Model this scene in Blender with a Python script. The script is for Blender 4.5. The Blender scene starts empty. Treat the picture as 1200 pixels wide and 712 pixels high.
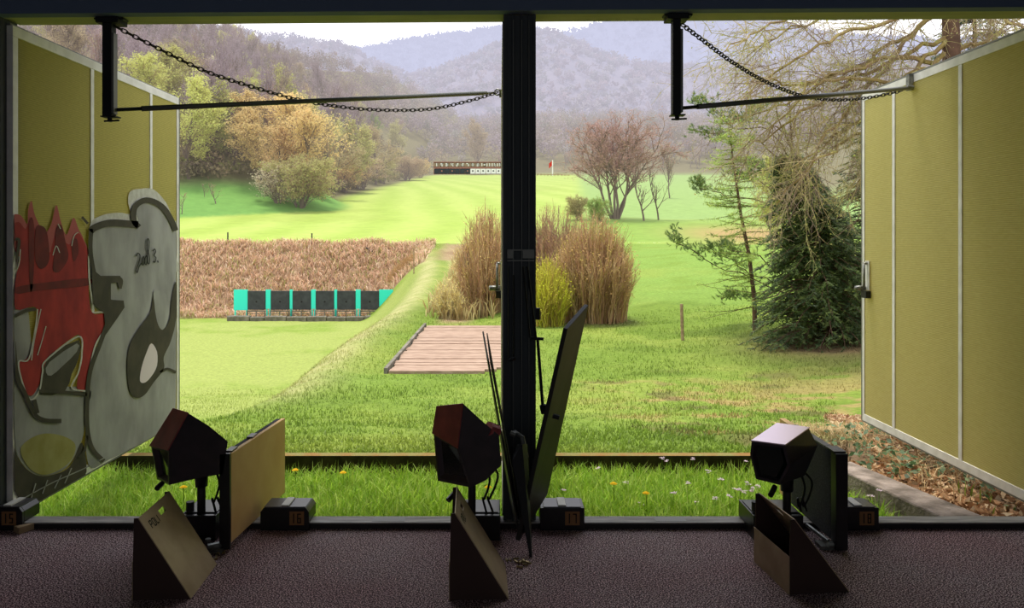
import bpy, math, random
import numpy as np
from mathutils import Vector, Matrix, Euler, noise as mnoise

H0 = 1.5                     # camera height above the floor
F = 900.0
sc = bpy.context.scene
col = sc.collection

# ------------------------------------------------------------------ helpers
def lin(c):
    return tuple(((x/255.0)/12.92 if x/255.0 <= .04045 else ((x/255.0+.055)/1.055)**2.4) for x in c[:3]) + (1.0,)

def P(px, py, Y):            # a spot in the place at distance Y from the viewpoint
    return Vector(((px-585)*Y/F, Y, H0-(py-280)*Y/F))

def tag(o, label=None, cat=None, group=None, kind=None):
    if label: o['label'] = label
    if cat: o['category'] = cat
    if group: o['group'] = group
    if kind: o['kind'] = kind
    return o

def empty(name, loc=(0, 0, 0), rz=0, label=None, cat=None, group=None):
    o = bpy.data.objects.new(name, None); col.objects.link(o)
    o.location = loc; o.rotation_euler = (0, 0, rz); o.empty_display_size = .1
    return tag(o, label, cat, group)

class MB:
    def __init__(s): s.v = []; s.f = []; s.m = []; s.mi = 0
    def add(s, vs, fs):
        b = len(s.v); s.v += [tuple(v) for v in vs]; s.f += [tuple(b+i for i in f) for f in fs]; s.m += [s.mi]*len(fs)
    def box(s, a, b):
        x0, y0, z0 = a; x1, y1, z1 = b
        s.add([(x0,y0,z0),(x1,y0,z0),(x1,y1,z0),(x0,y1,z0),(x0,y0,z1),(x1,y0,z1),(x1,y1,z1),(x0,y1,z1)],
              [(0,3,2,1),(4,5,6,7),(0,1,5,4),(1,2,6,5),(2,3,7,6),(3,0,4,7)])
    def hexa(s, p):          # 8 corners: bottom loop 4, top loop 4
        s.add(p, [(0,3,2,1),(4,5,6,7),(0,1,5,4),(1,2,6,5),(2,3,7,6),(3,0,4,7)])
    def prism(s, poly, axis, a, b):   # poly of 2-D points extruded along axis
        n = len(poly)
        def mk(p, t):
            if axis == 'x': return (t, p[0], p[1])
            if axis == 'y': return (p[0], t, p[1])
            return (p[0], p[1], t)
        vs = [mk(p, a) for p in poly]+[mk(p, b) for p in poly]
        s.add(vs, [tuple(range(n)), tuple(range(2*n-1, n-1, -1))]+[(i, i+n, (i+1) % n+n, (i+1) % n) for i in range(n)])
    def tube(s, pts, r, n=8, caps=True):
        pts = [Vector(p) for p in pts]; k = len(pts)
        rs = r if isinstance(r, (list, tuple)) else [r]*k
        vs = []; up = None
        for i in range(k):
            d = (pts[min(i+1, k-1)]-pts[max(i-1, 0)])
            if d.length < 1e-9: d = Vector((0, 0, 1))
            d.normalize()
            if up is None: up = d.orthogonal().normalized()
            else:
                up = up-d*up.dot(d)
                up = up.normalized() if up.length > 1e-6 else d.orthogonal().normalized()
            w = d.cross(up)
            for j in range(n):
                a = 2*math.pi*j/n
                vs.append(pts[i]+up*(math.cos(a)*rs[i])+w*(math.sin(a)*rs[i]))
        fs = [(i*n+j, i*n+(j+1) % n, (i+1)*n+(j+1) % n, (i+1)*n+j) for i in range(k-1) for j in range(n)]
        if caps: fs += [tuple(range(n-1, -1, -1)), tuple(range((k-1)*n, k*n))]
        s.add(vs, fs)
    def mesh(s, name):
        me = bpy.data.meshes.new(name); me.from_pydata(s.v, [], s.f); me.update(); return me
    def build(s, name, mats, parent=None, smooth=False, bevel=0, fixn=True):
        me = s.mesh(name)
        for m in (mats if isinstance(mats, (list, tuple)) else [mats]): me.materials.append(m)
        if any(s.m): me.polygons.foreach_set('material_index', s.m)
        if fixn and len(s.f) < 20000:
            import bmesh
            bm = bmesh.new(); bm.from_mesh(me); bmesh.ops.recalc_face_normals(bm, faces=bm.faces); bm.to_mesh(me); bm.free()
        if smooth: me.polygons.foreach_set('use_smooth', [True]*len(me.polygons))
        o = bpy.data.objects.new(name, me); col.objects.link(o)
        if parent: o.parent = parent
        if bevel:
            b = o.modifiers.new('bevel', 'BEVEL'); b.width = bevel; b.segments = 2; b.limit_method = 'ANGLE'
        return o

def recenter(o, base):       # move a one-mesh thing's origin to its base
    base = Vector(base)
    o.data.transform(Matrix.Translation(-base)); o.location = base
    return o

def struct(o): o['kind'] = 'structure'; return o

# ------------------------------------------------------------------ materials
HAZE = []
def haze(m, k=750.0):  # airlight painted into the material as a glow that grows with world Y
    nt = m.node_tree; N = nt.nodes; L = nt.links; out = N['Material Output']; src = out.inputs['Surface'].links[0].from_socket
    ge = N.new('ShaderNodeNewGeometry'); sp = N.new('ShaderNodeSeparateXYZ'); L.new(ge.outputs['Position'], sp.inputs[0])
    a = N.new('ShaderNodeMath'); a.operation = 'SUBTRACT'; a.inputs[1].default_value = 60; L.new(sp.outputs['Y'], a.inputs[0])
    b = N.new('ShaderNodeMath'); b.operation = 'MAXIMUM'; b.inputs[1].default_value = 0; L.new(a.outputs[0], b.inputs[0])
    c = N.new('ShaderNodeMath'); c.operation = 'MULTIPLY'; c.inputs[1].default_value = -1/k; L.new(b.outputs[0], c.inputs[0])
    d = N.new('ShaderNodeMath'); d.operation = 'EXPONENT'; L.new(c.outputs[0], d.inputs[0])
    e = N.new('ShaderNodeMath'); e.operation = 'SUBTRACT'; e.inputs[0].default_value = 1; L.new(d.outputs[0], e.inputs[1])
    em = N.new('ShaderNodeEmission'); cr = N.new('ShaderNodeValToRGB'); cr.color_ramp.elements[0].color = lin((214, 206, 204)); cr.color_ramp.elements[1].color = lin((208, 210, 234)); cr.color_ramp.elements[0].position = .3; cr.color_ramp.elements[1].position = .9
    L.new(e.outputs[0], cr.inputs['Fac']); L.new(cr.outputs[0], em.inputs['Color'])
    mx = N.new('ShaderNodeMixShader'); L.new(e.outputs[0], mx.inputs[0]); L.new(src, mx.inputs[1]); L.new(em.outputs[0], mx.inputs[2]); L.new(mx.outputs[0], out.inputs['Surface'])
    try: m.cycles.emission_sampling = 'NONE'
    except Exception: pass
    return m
def mat(name, c, rough=.7, metal=0, c2=None, scale=8, bump=0, bscale=None, spec=.3, trans=0, detail=4, stretch=None, contrast=(.35, .65), rand=0, emit=0):
    m = bpy.data.materials.new(name); m.use_nodes = True
    nt = m.node_tree; N = nt.nodes; L = nt.links
    b = N['Principled BSDF']
    b.inputs['Roughness'].default_value = rough; b.inputs['Metallic'].default_value = metal
    b.inputs['Specular IOR Level'].default_value = spec
    b.inputs['Base Color'].default_value = lin(c)
    tc = N.new('ShaderNodeTexCoord'); src = tc.outputs['Object']
    if stretch:
        mp = N.new('ShaderNodeMapping'); mp.inputs['Scale'].default_value = stretch
        L.new(src, mp.inputs['Vector']); src = mp.outputs[0]
    out = None
    if c2:
        nz = N.new('ShaderNodeTexNoise'); nz.inputs['Scale'].default_value = scale; nz.inputs['Detail'].default_value = detail
        L.new(src, nz.inputs['Vector'])
        cr = N.new('ShaderNodeValToRGB')
        cr.color_ramp.elements[0].position = contrast[0]; cr.color_ramp.elements[1].position = contrast[1]
        cr.color_ramp.elements[0].color = lin(c); cr.color_ramp.elements[1].color = lin(c2)
        L.new(nz.outputs['Fac'], cr.inputs['Fac']); out = cr.outputs['Color']
    if rand:
        oi = N.new('ShaderNodeObjectInfo'); hs = N.new('ShaderNodeHueSaturation')
        mr = N.new('ShaderNodeMapRange'); mr.inputs['To Min'].default_value = 1-rand; mr.inputs['To Max'].default_value = 1+rand
        L.new(oi.outputs['Random'], mr.inputs['Value']); L.new(mr.outputs[0], hs.inputs['Value'])
        mr2 = N.new('ShaderNodeMapRange'); mr2.inputs['To Min'].default_value = .5-rand*.08; mr2.inputs['To Max'].default_value = .5+rand*.08
        ml = N.new('ShaderNodeMath'); ml.operation = 'FRACT'; m7 = N.new('ShaderNodeMath'); m7.operation = 'MULTIPLY'; m7.inputs[1].default_value = 7.31
        L.new(oi.outputs['Random'], m7.inputs[0]); L.new(m7.outputs[0], ml.inputs[0]); L.new(ml.outputs[0], mr2.inputs['Value']); L.new(mr2.outputs[0], hs.inputs['Hue'])
        if out: L.new(out, hs.inputs['Color'])
        else: hs.inputs['Color'].default_value = lin(c)
        out = hs.outputs['Color']
    if out: L.new(out, b.inputs['Base Color'])
    if bump:
        nb = N.new('ShaderNodeTexNoise'); nb.inputs['Scale'].default_value = bscale or scale*3; nb.inputs['Detail'].default_value = 5
        L.new(src, nb.inputs['Vector'])
        bp = N.new('ShaderNodeBump'); bp.inputs['Strength'].default_value = bump; bp.inputs['Distance'].default_value = .02
        L.new(nb.outputs['Fac'], bp.inputs['Height']); L.new(bp.outputs[0], b.inputs['Normal'])
    if emit:
        b.inputs['Emission Color'].default_value = lin(c); b.inputs['Emission Strength'].default_value = emit
        if out: L.new(out, b.inputs['Emission Color'])
    if trans:
        tr = N.new('ShaderNodeBsdfTranslucent'); mx = N.new('ShaderNodeMixShader'); mx.inputs[0].default_value = trans
        tr.inputs['Color'].default_value = lin(c)
        if out: L.new(out, tr.inputs['Color'])
        L.new(b.outputs[0], mx.inputs[1]); L.new(tr.outputs[0], mx.inputs[2]); L.new(mx.outputs[0], N['Material Output'].inputs['Surface'])
    return m

def attr_mat(name, attr='Col', rough=.9, nscale=6, namp=.25, bump=.3, bscale=25, trans=0, spec=.1):
    m = bpy.data.materials.new(name); m.use_nodes = True
    nt = m.node_tree; N = nt.nodes; L = nt.links; b = N['Principled BSDF']
    b.inputs['Roughness'].default_value = rough; b.inputs['Specular IOR Level'].default_value = spec
    a = N.new('ShaderNodeAttribute'); a.attribute_name = attr
    out = a.outputs['Color']
    if namp:
        tc = N.new('ShaderNodeTexCoord')
        nz = N.new('ShaderNodeTexNoise'); nz.inputs['Scale'].default_value = nscale; nz.inputs['Detail'].default_value = 8; nz.inputs['Roughness'].default_value = .7
        L.new(tc.outputs['Object'], nz.inputs['Vector'])
        mr = N.new('ShaderNodeMapRange'); mr.inputs['From Min'].default_value = .3; mr.inputs['From Max'].default_value = .7
        mr.inputs['To Min'].default_value = 1-namp; mr.inputs['To Max'].default_value = 1+namp
        L.new(nz.outputs['Fac'], mr.inputs['Value'])
        hs = N.new('ShaderNodeHueSaturation'); L.new(out, hs.inputs['Color']); L.new(mr.outputs[0], hs.inputs['Value'])
        out = hs.outputs['Color']
    L.new(out, b.inputs['Base Color'])
    if bump:
        tc2 = N.new('ShaderNodeTexCoord'); nb = N.new('ShaderNodeTexNoise'); nb.inputs['Scale'].default_value = bscale; nb.inputs['Detail'].default_value = 6
        L.new(tc2.outputs['Object'], nb.inputs['Vector'])
        bp = N.new('ShaderNodeBump'); bp.inputs['Strength'].default_value = bump; bp.inputs['Distance'].default_value = .05
        L.new(nb.outputs['Fac'], bp.inputs['Height']); L.new(bp.outputs[0], b.inputs['Normal'])
    if trans:
        tr = N.new('ShaderNodeBsdfTranslucent'); mx = N.new('ShaderNodeMixShader'); mx.inputs[0].default_value = trans
        L.new(out, tr.inputs['Color']); L.new(b.outputs[0], mx.inputs[1]); L.new(tr.outputs[0], mx.inputs[2])
        L.new(mx.outputs[0], N['Material Output'].inputs['Surface'])
    return m

M = {}
M['dark'] = mat('dark_metal', (34, 36, 38), .55, .2, c2=(46, 46, 46), scale=5)
M['post'] = mat('post_paint', (72, 78, 80), .6, 0, c2=(80, 84, 84), scale=3)
M['edge'] = mat('post_edge', (130, 130, 122), .45, .4)
M['soffit'] = mat('soffit_green_bounce', (176, 180, 130), .8, c2=(200, 200, 144), scale=2, stretch=(1, 4, 1))  # green bounce light off the grass is tinted into this colour
M['beam'] = mat('beam_paint', (110, 126, 150), .8)
M['wall'] = mat('wall_paint', (52, 50, 48), .9, c2=(44, 42, 42), scale=2)
M['steel'] = mat('galvanised', (150, 150, 142), .4, .6, c2=(110, 110, 104), scale=30)
M['rod'] = mat('rod_steel', (120, 120, 112), .45, .5)
M['chain'] = mat('chain_steel', (70, 66, 60), .5, .7)
M['alu'] = mat('aluminium_frame', (244, 240, 230), .5, .0, c2=(224, 220, 208), scale=10, spec=.5)
M['sill'] = mat('sill_wood', (196, 190, 182), .6, c2=(150, 144, 138), scale=6, stretch=(1, 8, 8))
M['sillf'] = mat('sill_front', (52, 48, 46), .8)
M['white'] = mat('white_label', (176, 174, 170), .6)
M['black'] = mat('black_plastic', (22, 22, 24), .35, c2=(30, 30, 30), scale=20, spec=.5)
M['btop'] = mat('box_lid', (70, 68, 68), .35, spec=.6)
M['tape'] = mat('brown_tape', (150, 108, 68), .6)
M['digit'] = mat('dark_digit', (20, 16, 14), .6)
M['hood'] = mat('hood_plastic', (46, 40, 42), .38, c2=(60, 50, 52), scale=12, spec=.6, bump=.05)
M['hoodred'] = mat('hood_red', (190, 90, 86), .33, .2, c2=(150, 70, 70), scale=8, spec=1)
M['hoodtop'] = mat('hood_sky_sheen', (244, 222, 232), .3, .75, spec=1)  # sky reflection on the dark hood, put into a pale pink base colour
M['screen'] = mat('screen_glass', (16, 30, 26), .12, spec=.6)
M['cable'] = mat('cable_rubber', (26, 26, 26), .5)
M['plate'] = mat('catcher_metal', (190, 168, 138), .42, .25, c2=(168, 146, 118), scale=7, bump=.03)
M['cheek'] = mat('catcher_side', (72, 54, 48), .6, .1)
M['ply'] = mat('plywood', (255, 214, 150), .6, c2=(248, 202, 136), scale=2, stretch=(1, 3, 3))
M['felt'] = mat('dark_felt', (50, 50, 54), .85, c2=(84, 84, 88), scale=160, contrast=(.5, .75))
M['brd'] = mat('dark_board', (58, 54, 50), .5, c2=(46, 44, 42), scale=6)
M['conc'] = mat('concrete', (176, 160, 150), .9, c2=(120, 108, 98), scale=9, bump=.5, bscale=50)
M['moss'] = mat('mossy_kerb', (150, 112, 62), .95, c2=(140, 134, 80), scale=9, bump=.5, bscale=60)
M['kerbf'] = mat('kerb_face_shade', (60, 52, 44), .95, c2=(84, 76, 60), scale=12)  # shadow below the mossy top is put into this dark face colour
M['teal'] = mat('teal_board', (60, 232, 208), .6)
M['trub'] = mat('target_rubber', (58, 60, 62), .8, c2=(70, 72, 74), scale=3)
M['stone'] = mat('stone_block', (140, 132, 118), .95, c2=(96, 92, 80), scale=3, bump=.5)
M['wood'] = mat('weathered_wood', (176, 150, 116), .85, c2=(140, 116, 88), scale=10)
M['plank'] = mat('deck_planks', (188, 160, 138), .85, c2=(140, 112, 92), scale=4, stretch=(1, 6, 6), contrast=(.3, .7))
M['tgw'] = mat('white_target', (236, 236, 232), .7)
M['tgd'] = mat('black_target', (52, 58, 66), .7)
M['red'] = mat('red_paint', (206, 60, 46), .6)
M['maroon'] = mat('gallery_roof', (158, 112, 100), .8)
M['petal'] = mat('pink_petal', (232, 210, 224), .7, trans=.3)
M['yellow'] = mat('dandelion_petal', (255, 214, 30), .7, trans=.3)
M['stem'] = mat('flower_stem', (110, 150, 50), .7)

# carpet
def carpet_mat():
    m = bpy.data.materials.new('carpet'); m.use_nodes = True
    nt = m.node_tree; N = nt.nodes; L = nt.links; b = N['Principled BSDF']
    b.inputs['Roughness'].default_value = .8; b.inputs['Specular IOR Level'].default_value = .25
    tc = N.new('ShaderNodeTexCoord')
    n1 = N.new('ShaderNodeTexNoise'); n1.inputs['Scale'].default_value = 165; n1.inputs['Detail'].default_value = 3
    n2 = N.new('ShaderNodeTexNoise'); n2.inputs['Scale'].default_value = 1.4
    L.new(tc.outputs['Object'], n1.inputs['Vector']); L.new(tc.outputs['Object'], n2.inputs['Vector'])
    cr = N.new('ShaderNodeValToRGB'); e = cr.color_ramp.elements
    e[0].position = .43; e[0].color = lin((58, 38, 42)); e[1].position = .59; e[1].color = lin((255, 232, 228))
    x = cr.color_ramp.elements.new(.515); x.color = lin((120, 86, 90))
    L.new(n1.outputs['Fac'], cr.inputs['Fac'])
    mx = N.new('ShaderNodeMix'); mx.data_type = 'RGBA'; mx.blend_type = 'MULTIPLY'; mx.inputs[0].default_value = .6
    c2 = N.new('ShaderNodeValToRGB'); c2.color_ramp.elements[0].position = .35; c2.color_ramp.elements[1].position = .65
    c2.color_ramp.elements[0].color = lin((236, 200, 204)); c2.color_ramp.elements[1].color = (1, 1, 1, 1)
    L.new(n2.outputs['Fac'], c2.inputs['Fac'])
    L.new(cr.outputs[0], mx.inputs[6]); L.new(c2.outputs[0], mx.inputs[7]); L.new(mx.outputs[2], b.inputs['Base Color'])
    bp = N.new('ShaderNodeBump'); bp.inputs['Strength'].default_value = .6; bp.inputs['Distance'].default_value = .006
    L.new(n1.outputs['Fac'], bp.inputs['Height']); L.new(bp.outputs[0], b.inputs['Normal'])
    return m
M['carpet'] = carpet_mat()

def textile_mat(name, c, c2, trans=.35):
    m = bpy.data.materials.new(name); m.use_nodes = True
    nt = m.node_tree; N = nt.nodes; L = nt.links; b = N['Principled BSDF']
    b.inputs['Roughness'].default_value = .75; b.inputs['Specular IOR Level'].default_value = .2
    tc = N.new('ShaderNodeTexCoord'); mp = N.new('ShaderNodeMapping'); mp.inputs['Scale'].default_value = (1, 1, 6)
    L.new(tc.outputs['Object'], mp.inputs['Vector'])
    nz = N.new('ShaderNodeTexNoise'); nz.inputs['Scale'].default_value = 25; nz.inputs['Detail'].default_value = 5; L.new(mp.outputs[0], nz.inputs['Vector'])
    cr = N.new('ShaderNodeValToRGB'); cr.color_ramp.elements[0].position = .3; cr.color_ramp.elements[1].position = .7
    cr.color_ramp.elements[0].color = lin(c); cr.color_ramp.elements[1].color = lin(c2)
    L.new(nz.outputs['Fac'], cr.inputs['Fac'])
    wv = N.new('ShaderNodeTexWave'); wv.bands_direction = 'Z'; wv.inputs['Scale'].default_value = 28; wv.inputs['Distortion'].default_value = .4
    L.new(tc.outputs['Object'], wv.inputs['Vector'])
    mr = N.new('ShaderNodeMapRange'); mr.inputs['To Min'].default_value = .88; mr.inputs['To Max'].default_value = 1.04; L.new(wv.outputs['Fac'], mr.inputs['Value'])
    hs = N.new('ShaderNodeHueSaturation'); L.new(cr.outputs[0], hs.inputs['Color']); L.new(mr.outputs[0], hs.inputs['Value'])
    L.new(hs.outputs[0], b.inputs['Base Color'])
    bp = N.new('ShaderNodeBump'); bp.inputs['Strength'].default_value = .25; bp.inputs['Distance'].default_value = .004
    L.new(wv.outputs['Fac'], bp.inputs['Height']); L.new(bp.outputs[0], b.inputs['Normal'])
    tr = N.new('ShaderNodeBsdfTranslucent'); L.new(hs.outputs[0], tr.inputs['Color'])
    mx = N.new('ShaderNodeMixShader'); mx.inputs[0].default_value = trans
    L.new(b.outputs[0], mx.inputs[1]); L.new(tr.outputs[0], mx.inputs[2]); L.new(mx.outputs[0], N['Material Output'].inputs['Surface'])
    return m
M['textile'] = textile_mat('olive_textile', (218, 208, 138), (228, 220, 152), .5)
M['textileL'] = textile_mat('olive_textile_shaded', (196, 186, 110), (210, 200, 122), .45)  # darker copy of the same textile, the left shutter's dimmer light in its colour
M['pgrey'] = mat('grey_spray', (168, 166, 158), .8, c2=(138, 136, 130), scale=5, stretch=(1, 1, .5))
M['pwhite'] = mat('white_spray', (208, 206, 192), .8, c2=(190, 186, 168), scale=30)
M['pdark'] = mat('dark_spray', (62, 58, 44), .8, c2=(78, 72, 56), scale=8)
M['pred'] = mat('red_spray', (176, 52, 46), .8, c2=(140, 40, 38), scale=9, stretch=(1, 1, .6))
M['pred2'] = mat('dark_red_spray', (120, 38, 34), .8, c2=(96, 34, 30), scale=12)
M['pblush'] = mat('pink_spray', (176, 90, 84), .8)
M['polive'] = mat('olive_spray', (150, 142, 74), .8, c2=(166, 158, 96), scale=9)
M['pale'] = mat('pale_spray', (222, 208, 206), .8)

# ------------------------------------------------------------------ camera, light, sky
cam = bpy.data.cameras.new('camera'); cam.sensor_width = 36; cam.lens = F/1200*36
cam.shift_x = 15/1200; cam.shift_y = -76/1200; cam.clip_end = 9000; cam.clip_start = .05
co = bpy.data.objects.new('camera', cam); col.objects.link(co)
co.location = (0, 0, H0); co.rotation_euler = (math.pi/2, 0, 0); sc.camera = co

w = bpy.data.worlds.new('sky'); sc.world = w; w.use_nodes = True
nt = w.node_tree; bg = nt.nodes['Background']
tc = nt.nodes.new('ShaderNodeTexCoord'); sp = nt.nodes.new('ShaderNodeSeparateXYZ'); rp = nt.nodes.new('ShaderNodeValToRGB')
nt.links.new(tc.outputs['Generated'], sp.inputs[0]); nt.links.new(sp.outputs['Z'], rp.inputs['Fac']); nt.links.new(rp.outputs['Color'], bg.inputs['Color'])
e = rp.color_ramp.elements
e[0].position = .0; e[0].color = lin((252, 248, 250)); e[1].position = 1; e[1].color = lin((206, 218, 238))
x = e.new(.35); x.color = lin((244, 244, 250))
bg.inputs['Strength'].default_value = 1.7
sun = bpy.data.lights.new('sun', 'SUN'); sun.energy = 3.6; sun.angle = math.radians(14); sun.color = (1, .95, .84)
so = bpy.data.objects.new('sun', sun); col.objects.link(so)
so.rotation_euler = Vector((-.08, .22, .97)).to_track_quat('Z', 'Y').to_euler()
sc.view_settings.view_transform = 'Standard'; sc.view_settings.look = 'None'; sc.view_settings.exposure = 0
fill_light = bpy.data.lights.new('interior_fill', 'AREA'); fill_light.shape = 'RECTANGLE'; fill_light.size = 8; fill_light.size_y = 3; fill_light.energy = 40; fill_light.color = (.86, .92, 1)  # added fill light with no visible source, lifts the dark interior
lo = bpy.data.objects.new('interior_fill', fill_light); col.objects.link(lo); lo.location = (0, -2.5, 2.6); lo.rotation_euler = (math.radians(62), 0, 0)
try:
    sc.cycles.use_denoising = True; sc.cycles.max_bounces = 8; sc.cycles.diffuse_bounces = 4
    sc.cycles.transmission_bounces = 4; sc.cycles.sample_clamp_indirect = 6
except Exception: pass

# ------------------------------------------------------------------ ground form
def ip(x, pts): return np.interp(x, [p[0] for p in pts], [p[1] for p in pts])
def sst(a, b, x):
    t = np.clip((x-a)/(b-a), 0, 1); return t*t*(3-2*t)
CL = [(4, -1.70), (5.3, -1.70), (5.42, -1.55), (8, -1.98), (10, -2.28), (12, -2.48), (15, -2.62), (24, -2.62), (40, -2.30), (54, -1.2), (60, -.5)]
CR = [(4, -1.70), (5.3, -1.70), (5.42, -1.55), (8, -1.98), (10, -2.28), (12, -2.48), (15, -2.60), (25, -2.60), (32, -2.05), (45, -1.25), (60, -.5)]
LO = [(4, -1.70), (5.3, -1.70), (5.42, -1.55), (10, -2.6), (15, -3.7), (25, -5.05), (50, -5.25), (52.5, -5.15), (59.5, -.7), (61, -.5)]
def crest(Y): return np.where(Y < 12, -3.35, -3.35-.045*(Y-12))+.75*sst(17, 32, Y)*(1-sst(46, 58, Y))
def ground(X, Y):            # height relative to the viewpoint
    X = np.asarray(X, float); Y = np.asarray(Y, float)
    c = ip(Y, CL)*(1-sst(-1, 4, X))+ip(Y, CR)*sst(-1, 4, X)
    l = ip(Y, LO)
    xc = crest(Y); wd = 1.15*np.abs(c-l)+.5
    t = sst(0, 1, (xc-X)/wd)
    # small rounded lip along the ridge
    z = c*(1-t)+l*t + .12*np.exp(-((X-xc-.4)/.5)**2)*sst(9, 16, Y)*(1-sst(45, 55, Y))
    # ditch right of the ridge path
    z = z-.35*np.exp(-((X+1.1-(Y-24)*-.02)/.7)**2)*sst(24, 28, Y)*(1-sst(48, 56, Y))
    # right bank
    z = z+.10*np.clip(X-4.5, 0, 30)*sst(6, 12, Y)*(1-sst(40, 60, Y))
    rb = sst(2.44, 2.56, X+(Y-4)*.19-.0)*(1-sst(5.3, 7.5, Y))
    z = z*(1-rb)+(-1.575+.05*np.clip(X-2.6, 0, 2)+.16*np.clip(X-3.2, 0, 6))*rb
    far = -.5+(np.minimum(Y, 300)-60)*.106+np.clip(Y-312, 0, 400)*.21+3*np.sin(X*.02)*sst(300, 420, Y)
    z = np.where(Y > 60, far, z)
    z = z-.9*np.exp(-((Y-100)/10)**2)*sst(12, 20, X)
    # left bank and wooded hill
    ln = -36+14*(Y-85)/12
    d = (ln*0+(X*-1)+(-36+14*(Y-85)/12))/1.54
    z = z+np.where(Y > 60, .17*np.clip(d, 0, 22)*sst(0, 6, -X-20-13*sst(100, 150, Y)), 0)
    z = z+np.where(Y > 60, (.34+.24*sst(150, 300, Y))*np.clip(-30-X, 0, 75)*sst(98, 125, Y), 0)
    z = z+.30*np.clip(X-.30*Y-8, 0, 150)*sst(120, 200, Y)
    return z
def gz(x, y): return float(ground(x, y))+H0

# colour of each patch of ground
G = dict(lawn=(150, 178, 70), lawn2=(178, 196, 88), low=(196, 210, 112), low2=(170, 196, 84), ridge=(226, 220, 150), field=(212, 232, 118), field2=(188, 216, 94),
         dry=(206, 170, 136), dry2=(176, 142, 108), bankg=(136, 188, 92), pale=(176, 208, 120), soil=(140, 118, 84), orange=(212, 180, 120), forest=(150, 142, 104),
         litter=(160, 132, 104), green=(164, 200, 92), path=(150, 128, 104), strip=(110, 140, 46))
G = {k: np.array(lin(v)[:3])*.55 for k, v in G.items()}

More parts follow.
